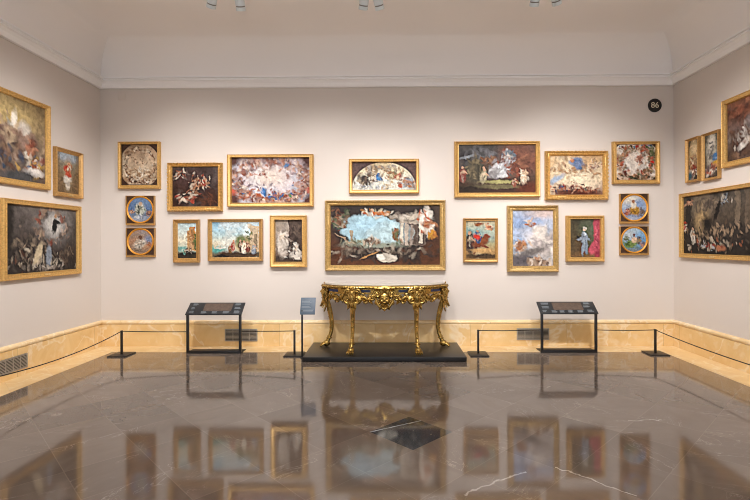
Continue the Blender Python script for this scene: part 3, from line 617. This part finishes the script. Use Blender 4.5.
painting('large battle scene under red cloud in gold frame, upper right wall, cut by edge', 'R', (4.15, 2.462, 5.94, 3.302), (.068, .07, .07, .06), 'flat', 'g_yel',
    [('g', ['8a5a44', '7c5444', '74605a', '5a4840', '48342a']), ('n', '60504a', .6, 3), ('d', 20, .2, .2, .2, .12, .14, ['9a5c44', 'b07458', '7a4634', '5c3c34'], -10), ('b', .3, .42, .2, .16, 0, '8c8c92', .6), ('b', .42, .38, .14, .1, 0, '9ab0c8', .6), ('d', 26, .18, .62, .16, .16, .09, ['b0aaa4', 'd6d0c8', '8a7c74', '6a4a3a'], 60), ('b', .17, .75, .14, .06, -30, 'e2dcd4', .4), ('d', 30, .4, .7, .3, .16, .1, ['5a4238', '9c8478', 'c8bcb0', '44302a', '8a5c44']), ('d', 20, .4, .92, .5, .06, .1, ['3c2a22', '5c4232', '8a6a54']), ('d', 20, .75, .4, .2, .3, .12, ['7a5a4c', '9a8478', '58443c'])], 244, thick=.055)
painting('narrow upright sketch of a golden glow, left one of slim pair on right wall', 'R', (6.39, 2.368, 6.664, 2.977), (.034, .034, .03, .03), 'slope', 'g_br',
    [('g', ['4a4438', '544a3c', '4c4034', '3e342c']), ('b', .5, .4, .16, .42, 0, 'c8a878', .4), ('b', .5, .2, .1, .18, 0, 'dcc49a', .6), ('d', 20, .5, .55, .2, .2, .09, ['b89068', 'd8b890', '9a6a4c', 'e2cfb0']), ('d', 20, .45, .8, .4, .12, .1, ['a86a4c', 'd2b49a', '7c5c54', 'e6dccb', '8c3c2c']), ('b', .1, .9, .1, .1, 0, '3a5c6a', .5)], 255, thick=.05)
painting('narrow upright sketch with a blue patch, right one of slim pair on right wall', 'R', (6.0, 2.348, 6.321, 2.972), (.034, .034, .03, .03), 'slope', 'g_br',
    [('g', ['504c40', '5a5648', '54483c', '40362e']), ('b', .48, .4, .17, .42, 0, 'b4ac9c', .4), ('b', .5, .18, .1, .14, 0, 'd0c8ba', .6), ('d', 18, .45, .4, .2, .22, .08, ['8a8680', 'c8c0b4', 'a4988c', '6c665e']), ('d', 6, .74, .55, .08, .07, .12, ['5a82b0', '4a74a4', '7a98bc']), ('b', .74, .7, .1, .07, 0, 'c89a3c', .4), ('d', 20, .4, .82, .4, .1, .1, ['c9866a', 'e0d2c4', '9a5c48', '6c5c5c', 'b85a44'])], 266, thick=.05)
painting('very wide dark crowded church interior painting in a gold frame, lower right wall', 'R', (5.40, 1.318, 6.805, 2.228), (.062, .062, .062, .052), 'flat', 'g_yel',
    [('g', ['4c4640', '5a5046', '54483c', '3e352e', '2c2622', '241f1c']), ('n', '35302c', .5, 3), ('b', .3, .18, .26, .16, 0, '8c7c66', .8), ('b', .3, .42, .14, .2, 0, 'b09468', .8), ('d', 24, .35, .18, .3, .14, .09, ['7a6c5c', '4c443e', 'a08c74', '5c5048']), ('b', .08, .4, .08, .45, 5, '2c2826', .4), ('r', .78, .0, .84, .55, '7c6c5a', .7), ('r', .9, .0, .97, .6, '6a5c4e', .7), ('d', 12, .62, .14, .08, .1, .05, ['8a97a4', 'c0b8ac', '4a4a50']), ('d', 8, .1, .12, .08, .06, .05, ['b07a60', 'c99c7c']), ('d', 8, .02, .55, .03, .08, .05, ['c0402c', 'd8ccbc']),
     ('d', 60, .5, .65, .5, .16, .06, ['8a7460', '3a302a', 'a48a70', '2a2422', '5c4a3c', 'b89c7c'], 80), ('d', 40, .5, .84, .5, .1, .06, ['4c4038', 'c0b09c', '2a2320', '7c6854', '9a5c40'], 80), ('b', .53, .3, .035, .2, 20, '201c1b', .4), ('b', .58, .9, .1, .05, 0, 'a86c4c', .5), ('f', .16, .7, .28, 'c4bcb0', 0), ('b', .38, .5, .1, .12, 0, '1f1b1a', .6), ('d', 8, .35, .85, .2, .05, .05, ['b8c0c8', 'd8ccbc', '8a3a2c'])], 277, thick=.055, plate=True)

# ------------------------------------------------------------------ small wall fittings
t = thing('room_number_sign', 'round black room number sign reading 86 high at the right end of the back wall', 'sign', (3.943, D - .001, 3.566))
bm = bmesh.new(); bmesh.ops.create_cone(bm, cap_ends=True, segments=48, radius1=.1, radius2=.1, depth=.012)
bmesh.ops.rotate(bm, verts=bm.verts, matrix=Matrix.Rotation(PI / 2, 3, 'X')); bmesh.ops.translate(bm, verts=bm.verts, vec=(0, -.006, 0))
obj('disc', bm, M['sign'], t)
cu = bpy.data.curves.new('digits', 'FONT'); cu.body = '86'; cu.size = .12; cu.align_x = 'CENTER'; cu.align_y = 'CENTER'; cu.extrude = .0015; cu.offset = .0006
tmp = bpy.data.objects.new('tmp', cu); COL.objects.link(tmp)
dg = bpy.context.evaluated_depsgraph_get(); me = bpy.data.meshes.new_from_object(tmp.evaluated_get(dg))
bpy.data.objects.remove(tmp)
me.transform(Matrix.Translation((0, -.0135, 0)) @ Matrix.Rotation(PI / 2, 4, 'X')); me.materials.clear(); me.materials.append(M['ivory'])
link('digits', me, t)['label'] = 'ivory digits 86'

bm = bmesh.new(); box(bm, -4.07, D - .006, 3.693, -3.952, D, 3.822, .003)
tag(obj('wall_plate', bm, M['plate']), 'small square blank wall plate painted like the wall, high at left corner', 'cover plate')

GV = 'ventilation grilles in the marble skirting'
def grille(label, loc, rz, w, h, divs):
    t = thing('ventilation_grille', label, 'vent', loc, rz, GV)
    bm = bmesh.new(); box(bm, -w / 2, -.004, -h / 2, w / 2, -.0005, h / 2); obj('backing', bm, M['hole'], t)
    bm = bmesh.new(); b = .01
    for x0, z0, x1, z1 in ((-w/2, -h/2, w/2, -h/2 + b), (-w/2, h/2 - b, w/2, h/2), (-w/2, -h/2 + b, -w/2 + b, h/2 - b), (w/2 - b, -h/2 + b, w/2, h/2 - b)):
        box(bm, x0, -.012, z0, x1, -.0045, z1)
    for k in range(1, divs):
        x = -w / 2 + w * k / divs; box(bm, x - .004, -.011, -h / 2 + b, x + .004, -.0045, h / 2 - b)
    obj('frame', bm, M['steel'], t)
    bm = bmesh.new(); n = 9
    for k in range(n):
        z = -h / 2 + b + (h - 2 * b) * (k + .5) / n
        box(bm, -w / 2 + b, -.003, -.0035, w / 2 - b, .003, .0035, 0, Matrix.Translation((0, -.0075, z)) @ Matrix.Rotation(.35, 4, 'X'))
    obj('louvres', bm, M['steel'], t)
grille('grey grille in the back skirting behind the left information stand', (-2.21, D - .036, .172), 0, .485, .183, 4)
grille('grey grille in the back skirting behind the right information stand', (2.122, D - .036, .183), 0, .475, .172, 4)
grille('grey grille in the left wall skirting at the left edge of the photo', (XL + .036, 5.2, .168), PI / 2, .63, .166, 6)

# ------------------------------------------------------------------ spotlights
GS = 'white ceiling spotlights over the back wall'
names = ['white cylindrical ceiling spotlight at top left, left one of the left pair', 'white cylindrical ceiling spotlight at top left, right one of the left pair',
         'white ceiling spotlight at top centre, left one of the middle pair', 'white ceiling spotlight at top centre, right one of the middle pair',
         'white ceiling spotlight at top right, left one of the right pair', 'white ceiling spotlight at top right, right one of the right pair']
ZTOP = ZT + R_COVE
bm = bmesh.new(); box(bm, -2.6, 5.0, ZTOP - .04, 2.6, 5.04, ZTOP - .0005, .003)
tag(obj('lighting_track', bm, M['white']), 'long white lighting track on the ceiling carrying the spotlights', 'lighting track')
for (loc, aim, w), lab in zip(BACK_SPOTS, names):
    d = (Vector(aim) - Vector(loc)).normalized()
    q = d.to_track_quat('-Z', 'Y').to_matrix().to_4x4()
    base = Vector((loc[0], 5.02, ZTOP - .04))
    t = thing('ceiling_spotlight', lab, 'spotlight', base, 0, GS)
    T = Matrix.Translation(-base) @ Matrix.Translation(loc) @ q
    def cyl(bm, r0, r1, z0, z1, seg=28):
        g = bmesh.ops.create_cone(bm, cap_ends=True, segments=seg, radius1=r0, radius2=r1, depth=z1 - z0)
        for v in g['verts']: v.co = T @ (v.co + Vector((0, 0, (z0 + z1) / 2)))
    bm = bmesh.new(); cyl(bm, .052, .052, .055, .21); cyl(bm, .05, .03, .21, .225); obj('housing', bm, M['white'], t)
    bm = bmesh.new(); cyl(bm, .048, .048, .042, .055); obj('shadow_gap', bm, M['gap'], t)
    bm = bmesh.new(); cyl(bm, .052, .052, .005, .042); obj('lamp_head', bm, M['white'], t)
    bm = bmesh.new(); cyl(bm, .044, .044, .002, .005); obj('lens', bm, M['lens'], t)
    pc = (T @ Vector((0, 0, .14)))
    bm = bmesh.new(); box(bm, -.035, -.018, -.05, .035, .018, 0, .004); tube(bm, [(0, 0, -.045), (0, 0, pc.z + .05), tuple(pc)], .011, 10); obj('bracket', bm, M['white'], t)
    spot(loc, aim, w, parent=t)

# ------------------------------------------------------------------ plinth and console table
CX = -.067
bm = bmesh.new(); box(bm, CX - 1.063, 6.06, .006, CX + 1.063, 6.96, .062, .003)
t = thing('plinth', 'low black display plinth under the gilded console table', 'plinth', (CX, 6.5, 0))
o = obj('platform', bm, M['plinth'], t); o.location = (-CX, -6.5, 0)
bm = bmesh.new(); box(bm, CX - 1.04, 6.085, .0, CX + 1.04, 6.955, .006); o = obj('recessed_base', bm, M['blk'], t); o.location = (-CX, -6.5, 0)

TZ = .062
TB = thing('console_table', 'carved gilded console table with marble top and four curved legs, on black plinth', 'table', (CX, 6.83, TZ)); TB.scale = (1, 1, 1.038)
# table coordinates: x right, y towards the wall (0 at the wall side, negative to the room), z from the plinth
def outline(a, b, n=64, p=2.6):
    pts = []
    for k in range(n + 1):
        w = PI - PI * k / n; c, s = math.cos(w), math.sin(w)
        x = a * math.copysign(abs(c) ** (2 / p), c); y = -b * abs(s) ** (2 / p)
        y *= 1 + .035 * math.cos(3 * PI * x / a) * (abs(s) > .3)
        pts.append((x, y))
    return pts
def slab(bm, pts, z0, z1):
    lo = [bm.verts.new((x, y, z0)) for x, y in pts]; hi = [bm.verts.new((x, y, z1)) for x, y in pts]; n = len(pts)
    bm.faces.new(lo); bm.faces.new(hi)
    for k in range(n): bm.faces.new((lo[k], lo[(k + 1) % n], hi[(k + 1) % n], hi[k]))
A, Bd = .89, .48
bm = bmesh.new(); slab(bm, outline(A - .02, Bd - .02), .866, .884); obj('marble_top', bm, M['marbletop'], TB)
bm = bmesh.new()
pr = [(.0, .862), (.012, .85), (.02, .835), (.0, .82), (-.012, .815), (-.04, .815), (-.04, .864)]
rows = [[bm.verts.new((x, y, z)) for x, y in outline(A + d, Bd + d)] for d, z in pr]
for a, b in zip(rows, rows[1:] + rows[:1]):
    for k in range(len(a) - 1): bm.faces.new((a[k], a[k + 1], b[k + 1], b[k]))
bm.faces.new([r[0] for r in rows]); bm.faces.new([r[-1] for r in rows])
for k in range(0, 64): 
    x, y = outline(A + .014, Bd + .014)[k]; ball(bm, (x, y, .843), (.012, .012, .012), None, 8)
box(bm, -A, -.014, .862, A, .0, .882, .003)
obj('edge_moulding', bm, M['g_tab'], TB)
bm = bmesh.new(); oa, ob_ = outline(A - .05, Bd - .05), outline(A - .085, Bd - .085)
for z0, z1 in ((.745, .815),):
    V = [[bm.verts.new((x, y, z)) for x, y in q] for q, z in ((oa, z0), (oa, z1), (ob_, z1), (ob_, z0))]
    for a, b in zip(V, V[1:] + V[:1]):
        for k in range(len(a) - 1): bm.faces.new((a[k], a[k + 1], b[k + 1], b[k]))
    bm.faces.new([r[0] for r in V]); bm.faces.new([r[-1] for r in V])
apron = obj('apron', bm, M['g_tab'], TB)
o2 = outline(A - .046, Bd - .046)
for k0, k1 in ((8, 16), (23, 29), (35, 41), (48, 56)):       # blue inlaid strips between the legs
    bm = bmesh.new()
    ra = [[bm.verts.new((x, y, z)) for x, y in q[k0:k1 + 1]] for q, z in ((o2, .772), (o2, .803), (oa, .803), (oa, .772))]
    for a, b in zip(ra, ra[1:] + ra[:1]):
        for k in range(len(a) - 1): bm.faces.new((a[k], a[k + 1], b[k + 1], b[k]))
    bm.faces.new([r[0] for r in ra]); bm.faces.new([r[-1] for r in ra])
    obj('inlay_panel', bm, M['blue'], apron)['label'] = 'dark blue inlaid panel'

def leaf(bm, base, d, nrm, L, w, curl=.5, n=7):
    """a curled lobed leaf: d along, nrm outward"""
    d, nrm = Vector(d).normalized(), Vector(nrm).normalized(); s = d.cross(nrm).normalized(); base = Vector(base)
    top, bot = [], []
    for i in range(n + 1):
        t = i / n; ww = w * (math.sin(PI * min(1, t * 1.05 + .12)) ** .7) * (1 + .22 * math.cos(t * 5 * PI)) * (1 - t * .3)
        c = base + d * (L * (t - .25 * curl * t * t)) + nrm * (L * curl * t * t * .8 + .006)
        top.append([bm.verts.new(c + s * (ww * k) + nrm * (.012 * (1 - abs(k)) - .01 * abs(k))) for k in (-1, -.5, 0, .5, 1)])
        bot.append([bm.verts.new(c + s * (ww * k) - nrm * .009) for k in (-1, -.5, 0, .5, 1)])
    for R in (top, bot):
        for a, b in zip(R, R[1:]):
            for k in range(4): bm.faces.new((a[k], a[k + 1], b[k + 1], b[k]))
    for a, b, c, e in zip(top, top[1:], bot, bot[1:]):
        bm.faces.new((a[0], b[0], e[0], c[0])); bm.faces.new((a[4], c[4], e[4], b[4]))
    bm.faces.new(top[0] + bot[0][::-1]); bm.faces.new(top[-1] + bot[-1][::-1])

def volute(bm, c, ax, up, r, turns=1.6, th=.016, sgn=1):
    ax, up = Vector(ax).normalized(), Vector(up).normalized(); pts, rad = [], []
    n = int(turns * 14)
    for k in range(n + 1):
        t = k / n; a = sgn * t * turns * 2 * PI; q = r * (1 - t * .85)
        pts.append(Vector(c) + (ax * math.cos(a) + up * math.sin(a)) * q); rad.append(th * (1 - .45 * t))
    tube(bm, pts, rad, 8)
    ball(bm, c, th * .9, None, 8)

UP = Vector((0, 0, 1))
# r = outward offset, z = height above the plinth, radius
LEGC = [(-.005, .82, .05), (.03, .77, .06), (.048, .72, .056), (.035, .66, .044), (.005, .60, .036), (-.03, .50, .033), (-.06, .38, .03), (-.072, .28, .027), (-.065, .19, .025), (-.04, .12, .026), (-.02, .075, .028)]
def table_leg(ax_, ay, dx, dy, lean=0):
    d = Vector((dx, dy, 0)).normalized(); s = d.cross(UP); P = Vector((ax_, ay, 0))
    at = lambda r, z, q=0: P + d * (r + lean * (1 - z / .84)) + s * q + UP * z
    bm = bmesh.new()
    C = smoothpts(LEGC, 4)
    tube(bm, [at(c[0], c[1]) for c in C], [c[2] for c in C], 12)
    tube(bm, [at(c[0] + c[2] * .75, c[1]) for c in C[12:]], [c[2] * .45 for c in C[12:]], 8)       # raised spine
    for c in C[20:38:3]: ball(bm, at(c[0] + c[2] * 1.0, c[1]), (.012, .012, .017), None, 8)
    leg = obj('leg', bm, M['g_tab'], TB, smooth=60)
    # scroll shoulders and bust at the top of the leg
    bm = bmesh.new()
    for sg in (-1, 1):
        volute(bm, at(.03, .68, .06 * sg), s * sg, UP, .052, 1.5, .02, -1)
        volute(bm, at(.035, .775, .062 * sg), s * sg, UP, .048, 1.4, .02, 1)
        leaf(bm, at(.03, .73, .05 * sg), s * sg + UP * -.8, d, .14, .034, .4)
        leaf(bm, at(.05, .66, .02 * sg), UP * -1 + s * sg * .35, d, .14, .03, .35)
    leaf(bm, at(.07, .72), UP * -1, d, .18, .045, .3)
    leaf(bm, at(.03, .60), UP * -1, d, .13, .026, .2)
    obj('acanthus_bracket', bm, M['g_tab'], leg, smooth=60)
    bm = bmesh.new(); Q = Matrix((s, d, UP)).transposed()
    ball(bm, at(.075, .765), (.036, .036, .046), Q, 14); ball(bm, at(.113, .76), (.008, .012, .012), Q, 8)
    for sg in (-1, 1):
        ball(bm, at(.1, .775, .014 * sg), (.009, .007, .006), Q, 8); ball(bm, at(.098, .748, .014 * sg), (.013, .01, .009), Q, 8)
        leaf(bm, at(.06, .79, .025 * sg), s * sg - UP * .2, d, .07, .022, .2)
    ball(bm, at(.1, .735), (.016, .012, .01), Q, 8); leaf(bm, at(.08, .8), UP, d, .05, .03, .6)
    obj('carved_head', bm, M['g_tab'], leg, smooth=60)
    bm = bmesh.new()
    tube(bm, [at(-.04 + .034 * math.cos(a), .115, .034 * math.sin(a)) for a in [2 * PI * k / 16 for k in range(17)]], .009, 8)
    obj('ankle_ring', bm, M['g_tab'], leg, smooth=60)
    bm = bmesh.new(); ball(bm, at(-.005, .042), (.045, .055, .042), Q, 14)
    for q in (-.034, -.012, .012, .034):
        tube(bm, [at(.02, .04, q * .8), at(.05, .034, q), at(.068, .02, q * 1.08)], [.016, .017, .013], 8); ball(bm, at(.074, .012, q * 1.1), (.009, .012, .012), Q, 8)
    obj('paw_foot', bm, M['g_tab'], leg, smooth=60)
table_leg(-.43, -.42, -.12, -1, .17); table_leg(.43, -.42, .12, -1, .17)
table_leg(-.80, -.10, -1, -.28, .045); table_leg(.80, -.10, 1, -.28, .045)

# central mask cartouche
m = Vector((0, -Bd + .035, 0)); d = Vector((0, -1, 0)); s = Vector((1, 0, 0))
at = lambda q, z, r=0: m + s * q + UP * z + d * r
bm = bmesh.new()
for sg in (-1, 1):
    volute(bm, at(.1 * sg, .75), s * sg, UP, .048, 1.6, .02, 1); volute(bm, at(.085 * sg, .65), s * sg, UP, .04, 1.5, .018, -1)
    tube(bm, [at(.12 * sg, .72), at(.115 * sg, .66, .01), at(.07 * sg, .59, .015), at(0, .555, .02)], [.016, .02, .02, .016], 8)
    leaf(bm, at(.03 * sg, .60, .01), s * sg * .8 - UP, d, .09, .025, .3); leaf(bm, at(.06 * sg, .8, .01), s * sg + UP * .3, d, .1, .03, .3)
leaf(bm, at(0, .6, .015), -UP, d, .09, .035, .3); leaf(bm, at(0, .78, .03), UP, d, .07, .05, .6)
cart = obj('mask_cartouche', bm, M['g_tab'], TB, smooth=60)
bm = bmesh.new()
ball(bm, at(0, .69, .02), (.075, .05, .09), None, 18); ball(bm, at(0, .685, .078), (.016, .022, .026), None, 10)
for sg in (-1, 1):
    ball(bm, at(.03 * sg, .71, .062), (.018, .012, .011), None, 10); ball(bm, at(.032 * sg, .735, .06), (.024, .012, .009), None, 10)
    ball(bm, at(.035 * sg, .665, .055), (.024, .018, .02), None, 10); leaf(bm, at(.06 * sg, .73, .02), s * sg - UP * .4, d, .08, .03, .2)
    leaf(bm, at(.02 * sg, .63, .05), -UP + s * sg * .5, d, .08, .02, .3)
ball(bm, at(0, .645, .066), (.026, .012, .009), None, 10)
obj('mask_face', bm, M['g_tab'], cart, smooth=60)

# foliage swags between legs and mask
def swag(P0, P1, nrm, n=6, drop=.05):
    P0, P1, nrm = Vector(P0), Vector(P1), Vector(nrm).normalized(); r = random.Random(int(abs(P0.x) * 1000) + n)
    al = (P1 - P0).normalized(); bm = bmesh.new(); L = (P1 - P0).length
    pts = [P0 + (P1 - P0) * t - UP * (drop * 4 * t * (1 - t) + .018 * math.sin(t * 4 * PI)) for t in [k / 16 for k in range(17)]]
    tube(bm, pts, [.015 + .007 * math.sin(k / 16 * PI) for k in range(17)], 8)
    for k in range(n):
        p = pts[int((k + .5) / n * 16)]
        sg = 1 if k % 2 else -1
        volute(bm, p + UP * (.028 * sg) + nrm * .008, al * sg, UP, .034, 1.3, .013, sg)
        leaf(bm, p + nrm * .006, al * sg * .7 - UP, nrm, .075 + .03 * r.random(), .022, .3)
        leaf(bm, p + nrm * .006, al * -sg - UP * .3, nrm, .07, .02, .35)
        ball(bm, p - UP * .03 + nrm * .014, .013, None, 8)
    obj('foliage_swag', bm, M['g_tab'], TB, smooth=60)
swag((-.37, -.44, .745), (-.13, -.46, .735), (0, -1, 0), 5); swag((.37, -.44, .745), (.13, -.46, .735), (0, -1, 0), 5)
swag((-.78, -.22, .745), (-.51, -.40, .745), (-.4, -.9, 0), 5); swag((.78, -.22, .745), (.51, -.40, .745), (.4, -.9, 0), 5)

# ------------------------------------------------------------------ information stands
GI = 'black information stands with tilted panels'
def info_stand(label, x0, x1, yf, pic, seed, tl, tr):
    w = x1 - x0; cx = (x0 + x1) / 2
    t = thing('information_stand', label, 'information stand', (cx, yf, 0), 0, GI)
    b = .016
    for sg in (-1, 1):
        bm = bmesh.new(); x = sg * (w / 2 - b); box(bm, x - b, -b, .014, x + b, b, .537, .002); obj('leg', bm, M['blk'], t)
    bm = bmesh.new(); box(bm, -w / 2, -b, 0, w / 2, .205, .014, .002); obj('base_plate', bm, M['blk'], t)
    bm = bmesh.new(); box(bm, -w / 2 + 2 * b, -b, .0142, w / 2 - 2 * b, b, .04, .002); obj('bottom_rail', bm, M['blk'], t)
    L = .235; T = Matrix.Translation((0, -b - .004, .537)) @ Matrix.Rotation(math.radians(37), 4, 'X')
    bm = bmesh.new(); box(bm, -w / 2 - .01, 0, 0, w / 2 + .01, L, .016, .002, T); top = obj('panel', bm, M['print_'], t)
    r = random.Random(seed)
    bm = bmesh.new(); px0, px1 = pic
    box(bm, px0 * w - w / 2, .07, .0161, px1 * w - w / 2, .215, .0168, 0, T); obj('printed_picture', bm, M['pic'], top)
    for (u0, v0, u1, v1) in tl + tr:                       # blocks of small unreadable print
        bm = bmesh.new(); n = max(2, int((v1 - v0) * L / .012))
        for k in range(n):
            y = (v0 + (v1 - v0) * (k + .5) / n) * L
            box(bm, u0 * w - w / 2, y - .0032, .0161, (u0 + (u1 - u0) * r.uniform(.7, 1)) * w - w / 2, y + .0032, .0168, 0, T)
        obj('text_block', bm, M['txt'], top)
    return t
info_stand('black information stand on the floor left of the gilded table, tilted printed panel', -2.842, -2.073, 6.54, (.28, .8), 3,
    [(.04, .1, .14, .3), (.05, .42, .13, .62), (.06, .75, .16, .92)], [(.26, .08, .36, .26), (.46, .08, .56, .26), (.66, .08, .78, .26), (.86, .08, .97, .32), (.85, .45, .97, .62), (.84, .76, .95, .92)])
info_stand('black information stand on the floor right of the gilded table, tilted printed panel', 2.114, 2.897, 6.58, (.25, .78), 5,
    [(.05, .75, .2, .92), (.05, .42, .18, .62), (.04, .12, .12, .3)], [(.2, .08, .3, .26), (.34, .08, .44, .26), (.49, .08, .6, .26), (.66, .08, .76, .26), (.8, .5, .92, .66), (.82, .76, .96, .92), (.84, .14, .95, .32)])

t = thing('label_stand', 'slim label stand with a slate blue panel beside the left end of the plinth', 'label stand', (-1.17, 6.27, 0))
bm = bmesh.new(); box(bm, -.018, -.04, 0, .018, .04, .01, .002); obj('foot', bm, M['blk'], t)
bm = bmesh.new(); box(bm, -.011, -.011, .01, .011, .011, .64, .001); obj('post', bm, M['blk'], t)
T = Matrix.Translation((.075, -.02, .585)) @ Matrix.Rotation(math.radians(66), 4, 'X')
bm = bmesh.new(); box(bm, -.1, 0, 0, .1, .235, .008, .001, T); pn = obj('panel', bm, M['slate'], t)
bm = bmesh.new(); r = random.Random(4)
for k in range(9):
    y = .2 - k * .019 - (.012 if k > 3 else 0)
    box(bm, -.085, y - .003, .0081, -.085 + .17 * r.uniform(.6, 1), y + .003, .0086, 0, T)
obj('text_block', bm, M['txt'], pn)

# ------------------------------------------------------------------ rope barriers
GB, GR = 'low black barrier posts', 'thin dark barrier ropes'
def barrier(label, x, y):
    t = thing('barrier_post', label, 'barrier post', (x, y, 0), 0, GB)
    bm = bmesh.new(); box(bm, -.126, -.135, 0, .126, .135, .016, .003); obj('base', bm, M['blk'], t)
    bm = bmesh.new(); box(bm, -.013, -.013, .016, .013, .013, .34, .002); obj('post', bm, M['blk'], t)
PL, PLM, PRM, PR_ = (-3.70, 6.44), (-1.31, 6.45), (1.22, 6.47), (3.66, 6.5)
barrier('low black barrier post at the left end, near the corner of the room', *PL)
barrier('low black barrier post between left information stand and slate label stand', *PLM)
barrier('low black barrier post just right of the plinth', *PRM)
barrier('low black barrier post at the right end, near the corner of the room', *PR_)
def rope(label, a, b, sag):
    a, b = Vector(a), Vector(b); bm = bmesh.new()
    tube(bm, [a + (b - a) * t - UP * (4 * sag * t * (1 - t)) for t in [k / 24 for k in range(25)]], .006, 8)
    tag(obj('barrier_rope', bm, M['rope'], smooth=60), label, 'rope', GR)
Z = .33
rope('dark barrier rope sagging along the left wall to the left edge', (PL[0], PL[1] - .014, Z), (PL[0], 4.03, Z), .078)
rope('dark barrier rope from the left corner post to the left information stand', (PL[0] + .014, PL[1], Z), (-2.843, 6.54, .303), .004)
rope('dark barrier rope from the left information stand to the post beside the label stand', (-2.072, 6.54, .31), (PLM[0] - .014, PLM[1], Z), .003)
rope('dark barrier rope from the post right of the plinth to the right information stand', (PRM[0] + .014, PRM[1], Z), (2.113, 6.58, .316), .006)
rope('dark barrier rope from the right information stand to the right corner post', (2.898, 6.58, .316), (PR_[0] - .014, PR_[1], Z), .006)
rope('dark barrier rope sagging along the right wall to the right edge', (PR_[0], PR_[1] - .014, Z), (PR_[0], 3.76, Z), .04)
